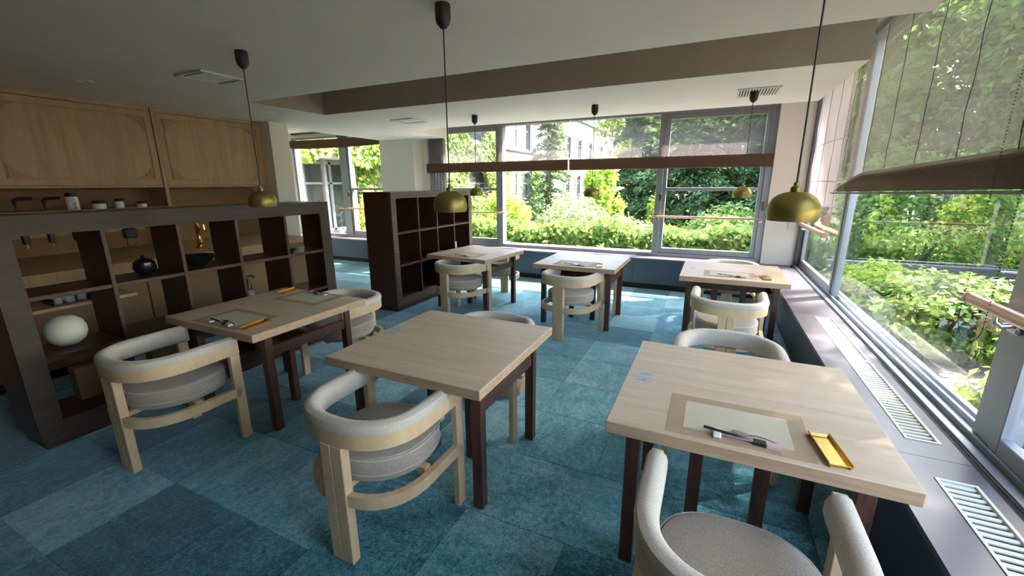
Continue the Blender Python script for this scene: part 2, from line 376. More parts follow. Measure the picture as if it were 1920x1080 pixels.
# ---- radiator covers below the windows
rc = thing('radiator_cover', 'slate grey radiator cover bench below the right window wall with cream air grilles', 'radiator cover', (0, 0, 0))
seams = [-2.5, .02, 2.03, 4.13, 6.37]
for a, b in zip(seams, seams[1:]):
    g = [(.715, .838, a+.0015, b-.0015, .455, .475)]
    gr = {2.03: (2.16, 4.02), .02: (.05, 1.885)}.get(a)
    if gr: B('top_panel', 'cover_slate', (.70, .838, a+.0015, b-.0015, .452, .475), (.962, 1.005, a+.0015, b-.0015, .452, .475), (.838, .962, a+.0015, gr[0], .452, .475), (.838, .962, gr[1], b-.0015, .452, .475), parent=rc)
    else: B('top_panel', 'cover_slate', (.70, 1.005, a+.0015, b-.0015, .452, .475), parent=rc)
    B('front_panel', 'cover_front', (.728, .75, a+.0015, b-.0015, .09, .450), parent=rc, c=.002)
B('toe_board', 'black_toe', (.77, .79, -2.5, 6.37, 0, .09), parent=rc)
B('end_panel', 'cover_front', (.75, 1.03, 6.33, 6.37, .0, .44), parent=rc)
for a, b, nb in ((2.16, 4.02, 1), (.05, 1.885, 1)):
    g = tag(B('air_grille', 'grille_cream', (.84, .850, a, b, .445, .4785), (.950, .960, a, b, .445, .4785), (.850, .950, a, a+.010, .445, .4785), (.850, .950, b-.010, b, .445, .4785), ((.850, .950, (a+b)/2-.009, (a+b)/2+.009, .445, .4785))),
            'cream slatted air grille in the radiator cover '+('beside the wide window pane' if a > 1 else 'at the bottom right corner'), 'grille', 'air grilles in the radiator cover')
    B('backing', 'grille_dark', (.850, .950, a+.01, b-.01, .425, .43), parent=g)
    n = int((b-a)/.031); sm = None
    for k in range(n):
        y = a+.022+k*(b-a-.04)/(n-1)
        if abs(y-(a+b)/2) < .018: continue
        if sm is None:
            o = MB().prism([(-.0085, .463), (-.0085, .468), (-.004, .4715), (.004, .4715), (.0085, .468), (.0085, .463)], 'x', .850, .950).build('slat', 'grille_cream', g); sm = o.data
        else: o = link('slat', sm, None, g)
        o.location = (0, y, 0)
fc = thing('radiator_cover', 'dark slate radiator cover bench running along the far window wall', 'radiator cover')
xs = [-9.0, -7.4, -5.752, -4.976, -3.0, -1.0, .70]
for a, b in zip(xs, xs[1:]):
    B('top_panel', 'cover_slate', (a+.0015, b-.0015, 6.375, 6.417 if a == -5.752 else 6.645, .452, .475), parent=fc)
    B('front_panel', 'cover_front', (a+.0015, b-.0015, 6.395, 6.415, .09, .450), parent=fc, c=.002)
B('toe_board', 'black_toe', (-9.0, -5.752, 6.44, 6.46, 0, .09), (-4.976, .73, 6.44, 6.46, 0, .09), parent=fc)

# ================================================================ TABLES
def make_table(label, top_mat):
    t = thing('dining_table', label, 'table', group='dining tables')
    MB().box(-.4475, .4475, -.4475, .4475, .652, .70, .0025).build('tabletop', top_mat, t)
    top = t.children[0].data; top.materials.append(MATS['oak_edge'])
    for p in top.polygons: p.material_index = 0 if p.normal.z > .5 else 1  # sides take the browner oak, mostly shade put into the edge colour
    for sx in (-1, 1):
        for sy in (-1, 1):
            MB().box(sx*.3615-.026, sx*.3615+.026, sy*.315-.025, sy*.315+.025, 0.003, .652, .002).build('leg', 'walnut_leg', t)
        MB().box(sx*.3615-.016, sx*.3615+.016, -.29, .29, .50, .567, .002).build('side_rail', 'walnut_leg', t)
        MB().box(sx*.128-.027, sx*.128+.027, -.022, .022, .003, .652, .002).build('post', 'walnut_leg', t)
    MB().box(-.3455, -.155, -.016, .016, .50, .567, .002).build('cross_rail', 'walnut_leg', t)
    MB().box(.155, .3455, -.016, .016, .50, .567, .002).build('cross_rail', 'walnut_leg', t)
    MB().box(-.101, .101, -.016, .016, .50, .567, .002).build('cross_rail', 'walnut_leg', t)
    return t
TBL = dict(near=((.168, 1.838), 0), centre=((-1.258, 1.84), 0), leftnear=((-2.785, 1.878), 0), leftfar=((-2.70, 4.655), R(-6)), midfar=((-1.28, 4.64), 0), corner=((.222, 4.615), 0))
TD = dict(near='pale oak table against the radiator cover in the foreground, laid with one placemat',
          centre='bare oak table standing in the middle of the near row with no place setting',
          leftnear='oak table in front of the low open shelf unit laid with two placemats',
          leftfar='oak table beside the tall dark bookcase, turned slightly in the far row',
          midfar='oak table in the middle of the far row with an empty chair pushed up',
          corner='oak table in the far corner between the two window walls')
tb = make_table(TD['near'], 'oak_top_x'); tb.location = (*TBL['near'][0], 0)
TABLES = {'near': tb}
for k in ('centre', 'leftnear', 'leftfar', 'midfar', 'corner'):
    TABLES[k] = dup(tb, (*TBL[k][0], 0), TBL[k][1], TD[k])

# ================================================================ CHAIRS
def U_path(r, yfront, n=22):
    pts = [(r, yfront, 0), (r, yfront*.66, 0), (r, yfront*.33, 0)]
    for i in range(n+1):
        a = -PI*i/n; c_, s_ = math.cos(a), math.sin(a); e = 2/2.45
        pts.append((r*math.copysign(abs(c_)**e, c_), -r*abs(s_)**e, 0))
    pts += [(-r, yfront*.33, 0), (-r, yfront*.66, 0), (-r, yfront, 0)]
    return pts[::-1]
def make_chair(label):
    t = thing('tub_chair', label, 'chair', group='tub chairs')
    # path runs right-front -> back -> left-front ; outward = tangent x up
    def at(z, r=.283, yf=.235): return [(x, y, z) for x, y, _ in U_path(r, yf)]
    MB().sweep(at(.585), [(0, -.032), (0, .032), (-.028, .034), (-.028, -.032)], smooth=True).build('back_rail', 'oak_chair', t)
    prof = [(.001, .618), (.004, .636), (-.004, .653), (-.022, .662), (-.042, .660), (-.058, .648), (-.066, .625), (-.066, .595), (-.058, .568), (-.040, .556), (-.028, .556), (-.028, .618)]
    MB().sweep([(x, y, 0) for x, y, _ in U_path(.284, .222)], [(a, b) for a, b in prof]).build('back_pad', 'seat_fabric', t)
    MB().sweep(at(.312, .283, .215), [(0, -.027), (0, .027), (-.028, .027), (-.028, -.027)]).build('stretcher', 'oak_chair', t)
    for sx in (-1, 1):
        MB().box(sx*.2685-.0145, sx*.2685+.0145, .183, .240, .003, .553, .002).box(sx*.2560-.020, sx*.2560+.020, .223, .247, .553, .651, .003).build('front_leg', 'oak_chair', t)
        MB().box(sx*.0295-.0285, sx*.0295+.0285, -.286, -.244, .003, .552, .003).build('rear_leg', 'oak_chair', t)
    # seat frame and cushion
    def ring(sc, z, n=40):
        out = []
        for i in range(n):
            a = 2*PI*i/n; c, s_ = math.cos(a), math.sin(a)
            e = .74 if s_ > 0 else 1.0
            x = .232*math.copysign(abs(c)**e, c); y = (.248 if s_ > 0 else .222)*math.copysign(abs(s_)**e, s_)
            out.append((x*sc, y*sc, z))
        return out
    def stack(levels):
        m = MB(); n = 40; vs = []
        for sc, z in levels: vs += ring(sc, z)
        fs = [(j*n+i, j*n+(i+1) % n, (j+1)*n+(i+1) % n, (j+1)*n+i) for j in range(len(levels)-1) for i in range(n)]
        fs += [tuple(range(n-1, -1, -1)), tuple((len(levels)-1)*n+i for i in range(n))]
        return m.add(vs, fs, True)
    B('seat_frame', 'oak_chair', (-.245, .245, -.02, .02, .318, .345), (-.02, .02, -.245, .2, .318, .345), parent=t)
    cu = stack([(.86, .347), (.95, .352), (.985, .365), (1.0, .40), (1.0, .435), (.985, .452), (.95, .462), (.8, .469), (.5, .473), (.2, .474)]).build('seat_cushion', 'seat_fabric_dark', t)
    m = MB(); m.tube([(x*1.0, y*1.0, .452) for x, y, _ in ring(.988, 0)], .0045, 6, True)
    m.tube([(x, y, .385) for x, y, _ in ring(1.0, 0)], .003, 6, True)
    m.build('piping', 'seat_fabric', cu)
    return t
CH = [
 ((.164, 1.125), 0, 'tub chair at the bottom edge, drawn up to the foreground table by the window'),
 ((.155, 2.52), 180, 'tub chair behind the foreground table, padded back above the table top'),
 ((-1.267, 1.29), 0, 'tub chair with split rear post in front of the bare middle table'),
 ((-1.25, 2.30), 180, 'tub chair tucked behind the bare middle table with just its back rim showing'),
 ((-2.80, 1.21), 0, 'tub chair in shade at the near side of the table before the shelf unit'),
 ((-2.68, 2.42), 178, 'tub chair at the far side of the two-placemat table, near the bookcase end'),
 ((-2.66, 4.20), -13, 'tub chair standing right beside the tall dark bookcase'),
 ((-2.62, 5.12), 188, 'tub chair behind the table next to the bookcase, close to the far window'),
 ((-1.275, 4.13), -8, 'tub chair turned slightly, in front of the middle table of the far row'),
 ((-1.23, 5.13), 180, 'tub chair behind the middle far table, facing away from the far window'),
 ((.185, 3.74), -2, 'sunlit tub chair in front of the far corner table'),
 ((.25, 5.33), 180, 'tub chair between the far corner table and the far window'),
]
c0 = make_chair(CH[0][2]); c0.location = (*CH[0][0], 0)
for (p, a, lb) in CH[1:]: dup(c0, (*p, 0), R(a), lb)

# ================================================================ PENDANT LAMPS
def make_lamp(label):
    t = thing('pendant_lamp', label, 'lamp', group='brass pendant lamps')
    MB().lathe([(.034, 0), (.036, -.01), (.036, -.060), (.030, -.082), (.016, -.098), (.006, -.104)], 24).build('ceiling_cup', 'black_plastic', t)
    zt = 1.510-ZC
    MB().lathe([(.0032, zt+.02), (.0032, -.100)], 8).build('cord', 'black_plastic', t)
    out = [(.012, zt), (.03, zt-.002), (.052, zt-.010), (.070, zt-.025), (.080, zt-.044), (.0845, zt-.064), (.0835, zt-.085), (.079, zt-.103)]
    MB().lathe(out+[(r-.003, z-(0 if i else 0)) for i, (r, z) in enumerate(reversed(out[1:]))]+[(.01, zt-.004)], 40, cap=False).build('lamp_shade', 'brass_lamp', t)
    MB().lathe([(.006, zt+.034), (.009, zt+.030), (.009, zt+.020), (.016, zt+.016), (.018, zt+.008), (.018, zt-.004)], 20).build('neck', 'brass_lamp', t)
    MB().lathe([(.014, zt-.004), (.014, zt-.04), (.022, zt-.058), (.026, zt-.072), (.020, zt-.088), (.006, zt-.094)], 16).build('bulb', 'white_ceramic', t)
    return t
LP = [((.263, 1.838), 'brass pendant lamp on a black cord over the foreground table, largest of the lamps'), ((-1.213, 1.84), 'brass pendant lamp hanging over the bare middle table'),
      ((-2.715, 1.875), 'brass pendant lamp hanging in front of the pale cabinet doors'), ((-2.679, 4.66), 'small brass pendant lamp over the table beside the bookcase'),
      ((-1.222, 4.65), 'small brass pendant lamp over the middle table of the far row'), ((.234, 4.6), 'small brass pendant lamp over the far corner table below the slatted vent')]
l0 = make_lamp(LP[0][1]); l0.location = (*LP[0][0], ZC)
for p, lb in LP[1:]: dup(l0, (*p, ZC), 0, lb)

# ================================================================ SHELF UNITS
def shelf_unit(label, y0, y1, xb, xf, ztop, div, rows, back, cw=.11, fm='walnut_frame_lit'):
    t = thing('shelf_unit', label, 'shelf', group='dark open shelf units')
    s = .012
    def part(n, *bx, mat='walnut_dark', c=.002): return B(n, mat, *bx, parent=t, c=c)
    part('side_panel', (xb, xf-.02, y0, y0+.05, .07, ztop)); part('side_panel', (xb, xf-.02, y1-.05, y1, .07, ztop))
    part('top_board', (xb, xf-.02, y0+.05, y1-.05, rows[-1]+.0, ztop)); part('bottom_board', (xb, xf-.02, y0+.05, y1-.05, .07, rows[0]))
    part('plinth', (xb+.03, xf-.03, y0+.02, y1-.02, 0.003, .07))
    # mitred face frame
    for sg, ya in ((1, y0), (-1, y1)):
        MB().prism([(ya, .07), (ya, ztop), (ya+sg*cw, rows[-1]), (ya+sg*cw, rows[0])], 'x', xf-.02, xf).build('frame_stile', fm, t)
    MB().prism([(y0, ztop), (y1, ztop), (y1-cw, rows[-1]), (y0+cw, rows[-1])], 'x', xf-.02, xf).build('frame_rail', fm, t)
    MB().prism([(y0, .07), (y1, .07), (y1-cw, rows[0]), (y0+cw, rows[0])], 'x', xf-.02, xf).build('frame_rail', fm, t)
    for y in div: part('divider', (xb, xf-.004, y-s, y+s, rows[0], rows[-1]))
    ys = [y0+.05]+list(div)+[y1-.05]
    for z in rows[1:-1]:
        for a, b in zip(ys, ys[1:]): part('shelf_board', (xb, xf-.006, a+(s if a != ys[0] else 0), b-(s if b != ys[-1] else 0), z-.013, z+.013))
    if back: part('back_panel', (xb-.012, xb, y0, y1, .07, ztop))
    return t
R1 = [.17, .545, .918, 1.277]
shelf_unit('long low dark wood shelf unit open to the bar behind, five bays', .80, 3.055, -3.80, -3.45, 1.388, (1.30, 1.72, 2.135, 2.57), R1, False, .11, 'walnut_frame_shaded')
R2 = [.17, .57, .972, 1.386]
shelf_unit('tall dark reddish bookcase with a solid black end panel and four bays', 3.915, 5.745, -3.81, -3.40, 1.462, (4.425, 4.83, 5.25), R2, True, .085)

# ================================================================ BAR BEHIND THE SHELVES
XB = -5.78
cab = thing('wall_cabinet', 'pale oak wall cabinet with fretwork cornered sliding doors above the bar', 'cabinet')
B('cabinet_body', 'cabinet_oak', (XB, -5.46, -.9, 3.90, 1.53, 1.55), (XB, -5.46, -.9, 3.90, 2.31, ZC), (XB, -5.46, 3.86, 3.88, 1.55, 2.31), parent=cab)
for (a, b) in ((-.85, .26), (.30, 1.43), (1.46, 2.655), (2.70, 3.86)):
    d = B('door', 'cabinet_oak', (-5.475, -5.45, a, b, 1.552, 2.305), parent=cab, c=.003)
    m = MB(); i = .055; x0, x1 = -5.4505, -5.444
    for (p, q, r_, s_) in ((a+i, b-i, 1.552+i, 1.552+i+.009), (a+i, b-i, 2.305-i-.009, 2.305-i), (a+i, a+i+.009, 1.552+i, 2.305-i), (b-i-.009, b-i, 1.552+i, 2.305-i)):
        m.box(x0, x1, p, q, r_, s_)
    m.build('moulding', 'cabinet_trim', d)
    for sy in (0, 1):
        for sz in (0, 1):
            yy = (a+i+.012) if sy == 0 else (b-i-.012); zz = (1.552+i+.012) if sz == 0 else (2.305-i-.012)
            dy = 1 if sy == 0 else -1; dz = 1 if sz == 0 else -1
            MB().prism([(yy, zz), (yy+dy*.15, zz), (yy+dy*.12, zz+dz*.022), (yy+dy*.085, zz+dz*.028), (yy+dy*.07, zz+dz*.055), (yy+dy*.04, zz+dz*.065), (yy+dy*.03, zz+dz*.10), (yy, zz+dz*.125)], 'x', x0, x1+.002).build('corner_fret', 'cabinet_trim', d)
B('post', 'cabinet_oak', (-5.78, -5.44, 2.66, 2.695, .93, ZC-.001), parent=cab)
ni = thing('niche_shelf', 'oak shelf below the wall cabinet holding jars and a canister', 'shelf')
B('shelf_board', 'cabinet_oak', (XB, -5.30, -.9, 2.655, 1.305, 1.332), parent=ni, c=.002)
B('rail', 'cabinet_oak', (-5.02, -4.98, -.9, 2.2, 1.135, 1.165), parent=ni, c=.002)
for yb in (-.5, 1.0, 2.1): B('bracket', 'cabinet_oak', (-5.76, -5.0, yb-.015, yb+.015, 1.166, 1.303), parent=ni)
# back bar counter
bc = thing('bar_counter', 'oak fronted bar counter behind the low shelf unit', 'counter')
B('worktop', 'cabinet_oak', (XB, -4.62, -.9, 3.86, .855, .90), parent=bc, c=.003)
B('front_ledge', 'cabinet_oak', (-4.62, -4.55, -.9, 3.3, .80, .90), parent=bc, c=.003)
for (a, b) in ((-.9, .2), (.21, 1.1), (1.11, 2.0), (2.01, 2.9), (2.91, 3.84)): B('front_panel', 'plaster_beige', (-4.72, -4.70, a, b, .10, .853), parent=bc, c=.003)
B('drinks_shelf', 'cabinet_oak', (-4.699, -4.30, .95, 1.75, .655, .68), parent=bc, c=.002)
B('kick_board', 'black_toe', (-4.80, -4.78, -.9, 3.84, 0, .1), parent=bc)
# items in the niche
def jar(label, y, x, r, h, lid, mat, lidmat, z=1.332, name='jar', cat='jar'):
    t = thing(name, label, cat, (x, y, z))
    MB().lathe([(r*.9, 0), (r, .006), (r, h-.012), (r*.9, h)], 20).build('body', mat, t)
    MB().lathe([(r*.93, h), (r*.95, h+lid), (r*.8, h+lid+.006)], 20).build('lid', lidmat, t)
    return t
can = jar('white canister with black brush lettering and a black cap on the niche shelf', 1.868, -5.40, .045, .12, .03, 'white_ceramic', 'black_plastic', name='canister', cat='canister')
rr = random.Random(3)
for k, (zz, w) in enumerate(((.098, .026), (.078, .02), (.060, .030), (.040, .024), (.020, .034))):   # brush strokes of the lettering on the front of the canister
    for q in range(3):
        yy = -.004+rr.uniform(-.012, .008); dz = rr.uniform(-.007, .007)
        x_ = math.sqrt(.045**2-min(.04, abs(yy)+w/2)**2)
        if q < 2: B('lettering', 'black_plastic', (x_-.001, .0458, yy-w*.4, yy+w*.4, zz+dz, zz+dz+.0035), parent=can)
        else: B('lettering', 'black_plastic', (x_-.001, .0458, yy, yy+.004, zz-.009, zz+.009), parent=can)
jar('squat white jar with a dark lid on the niche shelf, beside the lettered canister', 2.055, -5.40, .052, .05, .02, 'white_ceramic', 'black_plastic')
jar('small dark capped bottle on the niche shelf, second from the oak post', 2.215, -5.40, .036, .065, .02, 'white_ceramic', 'black_plastic')
jar('low dark lidded pot on the niche shelf nearest the oak post', 2.40, -5.40, .042, .035, .018, 'white_ceramic', 'black_plastic')
for y, lb in ((1.50, 'left'), (1.68, 'right')):
    t = tag(MB().tube([(0, 0, 0), (0, 0, .085), (.0, .012, .102), (0, .03, .11), (0, .11, .112)], .015, 8).build('tap', 'black_plastic', loc=(-5.40, y, 1.332)), f'black angled tap standing on the niche shelf, {lb} one of the two', 'tap', 'black taps on the niche shelf')
TAPY = ((1.385, 1.12, 'hanging black pouring tap nearest the end stile of the low shelf unit'), (1.535, 1.12, 'hanging black pouring tap, middle one in the first bay of the low shelf unit'), (1.69, 1.12, 'hanging black pouring tap half hidden by the first divider of the low shelf unit'))
for y, z, lb in TAPY:
    t = thing('bar_tap', lb, 'tap', (-4.962, y, z), group='black bar taps')
    MB().box(-.018, .025, -.02, .02, -.03, .05, .006).build('body', 'black_plastic', t)
    MB().lathe([(.006, -.03), (.005, -.062)], 10, c=(.004, 0, 0)).build('spout', 'steel', t)
t = thing('portafilter', 'black hanging bar machine head with a pale knob seen through the second bay', 'appliance', (-4.95, 2.06, 1.10))
MB().box(-.03, .03, -.05, .05, -.03, .06, .012).build('body', 'black_plastic', t)
MB().lathe([(.010, .06), (.016, .07), (.016, .082), (.008, .09)], 12).build('knob', 'white_ceramic', t)
MB().tube([(.0, -.03, -.03), (0, -.034, -.09), (0, .0, -.11), (0, .034, -.09), (0, .03, -.03)], .004, 6).build('wire_loop', 'black_plastic', t)
t = thing('beer_tower', 'shiny brass beer tower on the bar counter seen through the third bay', 'beer tower', (-4.90, 2.62, .90))
MB().lathe([(.045, 0), (.045, .012), (.026, .02), (.022, .04), (.030, .06), (.022, .075), (.020, .20), (.030, .215), (.022, .23), (.022, .30), (.034, .32), (.030, .345), (.01, .36)], 20).build('column', 'brass_shiny', t)
MB().tube([(.02, 0, .27), (.09, 0, .275), (.115, 0, .25), (.118, 0, .20)], .009, 8).build('spout', 'brass_shiny', t)
MB().lathe([(.008, .29), (.011, .30), (.013, .37), (.006, .385)], 10, c=(.09, 0, 0)).build('handle', 'black_plastic', t)
tag(MB().lathe([(.018, 0), (.018, .01), (.008, .02), (.007, .16), (.016, .18), (.012, .20), (.003, .215)], 12).build('brass_finial', 'brass_shiny', loc=(-4.93, 2.41, .90)), 'small brass finial on the bar counter just left of the brass beer tower', 'ornament')
# things standing in the low shelf unit
Z2 = R1[2]+.013; Z1 = R1[1]+.013; Z0 = R1[0]
tt = thing('teapot', 'round black pot standing in the second bay of the low shelf unit', 'pot', (-3.60, 1.54, Z2))
MB().lathe([(.03, 0), (.055, .02), (.068, .055), (.062, .092), (.035, .115), (.012, .122)], 24).build('body', 'black_ceramic', tt)
MB().lathe([(.008, .122), (.013, .13), (.008, .14)], 12).build('knob', 'black_ceramic', tt)
bw = tag(MB().lathe([(.035, 0), (.05, .004), (.10, .05), (.125, .085), (.120, .085), (.095, .052), (.045, .012)], 32).build('bowl', 'green_glaze', loc=(-3.615, 1.895, Z2)), 'wide dark green glazed bowl in the third bay of the low shelf unit', 'bowl')
tag(MB().lathe([(.02, 0), (.024, .018), (.048, .034), (.052, .044), (.048, .044), (.02, .03)], 24).build('dish', 'green_glaze', loc=(-3.52, 2.64, Z2)), 'small footed dish in the end bay of the low shelf unit', 'dish')
gl = thing('globe_lamp', 'pale round paper globe lamp on the lowest shelf of the first bay', 'lamp', (-3.66, 1.085, .557))
MB().lathe([(.02, 0), (.05, .006), (.085, .035), (.100, .075), (.100, .115), (.085, .155), (.05, .185), (.02, .192)], 32).build('globe', 'lantern_paper', gl)
gl.location.z = Z1
tag(B('glass_rack', 'black_plastic', (-.10, .10, -.11, .11, 0, .008), (-.10, .10, -.11, -.104, .008, .05), (-.10, .10, .104, .11, .008, .05), c=.001, loc=(-4.43, 1.37, .6802)), 'black tray of upturned glasses seen through the first bay of the low shelf unit', 'tray')
for a in range(2):
    for b in range(3):
        g = tag(MB().lathe([(.026, 0), (.024, .09), (.022, .092), (.024, .002)], 14, cap=False).build('drinking_glass', 'bottle_glass', loc=(-4.47+.08*a, 1.30+.07*b, .689)), 'upturned clear glass on the black tray behind the low shelf unit', 'glass', 'glasses on the black tray')
ds = thing('dispenser', 'dark pump dispenser with a glass base in the fourth bay of the low shelf unit', 'dispenser', (-3.62, 2.26, Z1))
MB().lathe([(.03, 0), (.048, .01), (.05, .05), (.04, .085), (.02, .10)], 20).build('glass_base', 'bottle_glass', ds)
MB().lathe([(.022, .10), (.024, .14), (.012, .16), (.006, .20)], 16).build('pump', 'black_plastic', ds)
MB().tube([(0, 0, .195), (0, .0, .215), (.03, .02, .222), (.05, .03, .205)], .006, 6).build('nozzle', 'black_plastic', ds)
for (y, a) in ((1.16, .0), (1.62, .2)):
    tag(B('paper_bag', 'plaster_beige', (-.05, .05, -.13, .13, 0, .22), c=.004, loc=(-3.70, y if y > 1.5 else 1.20, Z0)), 'beige box on the bottom shelf '+('of the second bay of the low shelf unit' if y > 1.5 else 'below the round globe lamp'), 'box')
# things in the tall bookcase
Y2 = R2[2]+.013
tag(MB().lathe([(.022, 0), (.03, .01), (.034, .06), (.03, .062), (.02, .012)], 18).build('cup', 'white_ceramic', loc=(-3.52, 4.035, Y2)), 'pale cup at the near end of the top row in the tall bookcase', 'cup')
tag(MB().prism([(-.05, 0), (.05, 0), (.052, .02), (-.015, .045)], 'y', -.02, .02).build('figurine', 'white_ceramic', loc=(-3.55, 4.52, Y2)), 'small pale figurine in the second bay of the tall bookcase', 'figurine')
tag(MB().lathe([(.014, 0), (.02, .02), (.012, .05), (.005, .06)], 14).build('vase', 'white_ceramic', loc=(-3.50, 4.90, Y2)), 'tiny pale vase in the third bay of the tall bookcase', 'vase')
tag(B('card_stand', 'paper_pale', (-.01, .01, -.035, .035, 0, .13), c=.002, loc=(-3.46, 5.33, R2[1]+.013)), 'pale upright card in the last bay of the tall bookcase middle row', 'card')

# ================================================================ PLACE SETTINGS
def setting(key, dx, dy, flip, where, mats=True, n=0, tray=(.245, -.33), cut=True):
    (tx, ty), a = TBL[key]; a2 = a+(PI if flip else 0)
    def loc(x, y, z=.7002): return (tx+math.cos(a2)*x-math.sin(a2)*y, ty+math.sin(a2)*x+math.cos(a2)*y, z)
    g = 'table place settings'
    m = thing('placemat', f'brown paper placemat {where}', 'placemat', loc(dx, dy), a2, g)
    B('mat', 'paper_brown', (-.2225, .2225, -.15, .15, 0, .0008), parent=m); B('centre_sheet', 'paper_pale', (-.168, .168, -.102, .102, .0008, .0014), parent=m)
    r = tag(B('chopstick_rest', 'white_ceramic', (-.013, .013, -.028, .028, 0, .012), c=.004, loc=loc(dx-.06, dy-.105, .7017)), f'small white chopstick rest {where}', 'chopstick rest', g); r.rotation_euler = (0, 0, a2)
    c = thing('chopsticks', f'black chopsticks in pink paper {where}', 'chopsticks', loc(dx+.0, dy-.105, .7017), a2+R(-5), g)
    for s_ in (-1, 1): MB().tube([(-.103, s_*.004, .0155), (.12, s_*.005, .0035)], .0028, 6).build('stick', 'black_plastic', c)
    B('paper_sleeve', 'paper_pink', (-.03, .125, -.011, .011, 0, .001), (-.03, .125, -.011, .011, .009, .010), parent=c)
    B('sleeve_cuff', 'paper_pink', (.088, .130, -.0135, .0135, 0, .0115), parent=c)
    B('sleeve_band', 'black_plastic', (.048, .085, -.0125, .0125, 0, .0108), parent=c)
    s = thing('spoon', f'small dark metal spoon {where}', 'spoon', loc(dx+.05, dy-.078, .7017), a2+R(-9), g)
    MB().prism([(-.065, .0), (-.058, .009), (-.042, .0125), (-.025, .010), (-.012, .004), (-.012, -.004), (-.025, -.010), (-.042, -.0125), (-.058, -.009)], 'z', .003, .006).build('bowl', 'steel', s)
    MB().sweep([(-.014, 0, .004), (.01, 0, .010), (.04, 0, .009), (.075, 0, .003)], [(.003, 0), (0, .0015), (-.003, 0), (0, -.0015)]).build('handle', 'black_plastic', s)
    if tray:
        t = thing('towel_tray', f'narrow gold tray {where}', 'tray', loc(*tray), a2+R(8), g)
        B('base', 'gold_tray', (-.026, .026, -.085, .085, 0, .003), parent=t)
        MB().prism([(-.033, .014), (-.030, .015), (-.0235, .003), (-.026, 0)], 'y', -.09, .09).prism([(.033, .014), (.030, .015), (.0235, .003), (.026, 0)], 'y', -.09, .09).prism([(-.09, .010), (-.088, .011), (-.083, .003), (-.085, 0)], 'x', -.028, .028).prism([(.09, .010), (.088, .011), (.083, .003), (.085, 0)], 'x', -.028, .028).build('rim', 'gold_tray', t)
setting('near', -.021, -.272, False, 'on the foreground table by the radiator cover')
setting('leftnear', .035, -.275, False, 'on the near side of the table by the low shelf', tray=(.285, -.31))
setting('leftnear', -.025, -.30, True, 'on the far side of the table by the low shelf', tray=(.30, -.37))
setting('leftfar', .02, -.24, False, 'on the table beside the tall bookcase', tray=None)
setting('midfar', -.01, -.26, False, 'on the middle table of the far row', tray=(.245, -.29))
setting('corner', -.02, -.205, False, 'on the far corner table', tray=(.27, -.26))
for key, dx, dy, a in (('near', -.372, -.012, 0), ('centre', -.39, 0, 0), ('leftnear', .355, .03, PI/2), ('leftfar', .37, -.05, PI/2), ('midfar', -.39, .06, 0), ('corner', -.35, .015, 0)):
    (tx, ty), ra = TBL[key]
    s = thing('notice_sticker', 'small grey printed sticker at the edge of the '+{'near': 'foreground table', 'centre': 'bare middle table', 'leftnear': 'table before the low shelf unit', 'leftfar': 'table beside the tall bookcase', 'midfar': 'middle far table', 'corner': 'far corner table'}[key], 'sticker', (tx+math.cos(ra)*dx-math.sin(ra)*dy, ty+math.sin(ra)*dx+math.cos(ra)*dy, .7001), ra+a, 'table stickers')
    B('film', 'sticker_film', (-.034, .034, -.047, .047, 0, .0006), parent=s)
    m = MB()
    for k in range(5): m.box(-.018+k*.008, -.013+k*.008, .022, .031, .0006, .0009)
    m.box(-.028, .028, -.018, -.016, .0006, .0009); m.box(-.006, .010, -.036, -.031, .0006, .0009); m.box(-.03, .03, -.044, -.0415, .0006, .0009)
    m.build('print', 'ink_grey', s)

# ================================================================ CEILING FIXTURES
for i, (x, y, lb) in enumerate(((-3.55, 2.18, 'square white ceiling vent near the pendant before the cabinets'), (-3.635, 4.64, 'square white ceiling vent above the tall bookcase'))):
    v = thing('ceiling_vent', lb, 'vent', (x, y, ZC), 0, 'square ceiling vents')
    B('frame', 'grille_cream', (-.165, .165, -.165, -.14, -.012, 0), (-.165, .165, .14, .165, -.012, 0), (-.165, -.14, -.14, .14, -.012, 0), (.14, .165, -.14, .14, -.012, 0), parent=v, c=.002)
    B('plate', 'white_paint', (-.115, .115, -.115, .115, -.010, -.004), parent=v, c=.001)
    B('throat', 'grille_dark', (-.14, .14, -.14, .14, -.002, 0), parent=v)
v = thing('ceiling_vent', 'rectangular slatted ceiling vent above the far corner table', 'vent', (.265, 4.66, ZC))
B('frame', 'grille_cream', (-.17, .17, -.19, -.165, -.012, 0), (-.17, .17, .165, .19, -.012, 0), (-.17, -.15, -.165, .165, -.012, 0), (.15, .17, -.165, .165, -.012, 0), parent=v, c=.002)
B('throat', 'grille_dark', (-.15, .15, -.165, .165, -.002, 0), parent=v)
for k in range(13): B('slat', 'grille_cream', (-.141+k*.0225, -.129+k*.0225, -.165, .165, -.012, -.003), parent=v)
for x, y, lb in ((-4.617, 3.433, 'recessed downlight over the passage beside the oak cabinets'), (-4.694, 5.556, 'recessed downlight near the column between the far windows'), (-4.548, 1.825, 'recessed downlight in front of the cabinet doors')):
    d = thing('downlight', lb, 'downlight', (x, y, ZC), 0, 'recessed downlights')
    MB().lathe([(.048, 0), (.048, -.004), (.036, -.005), (.034, 0)], 24, cap=False).build('ring', 'white_paint', d)
    MB().lathe([(.03, -.001), (.02, -.0035), (.001, -.004)], 16).build('lens', 'steel', d)

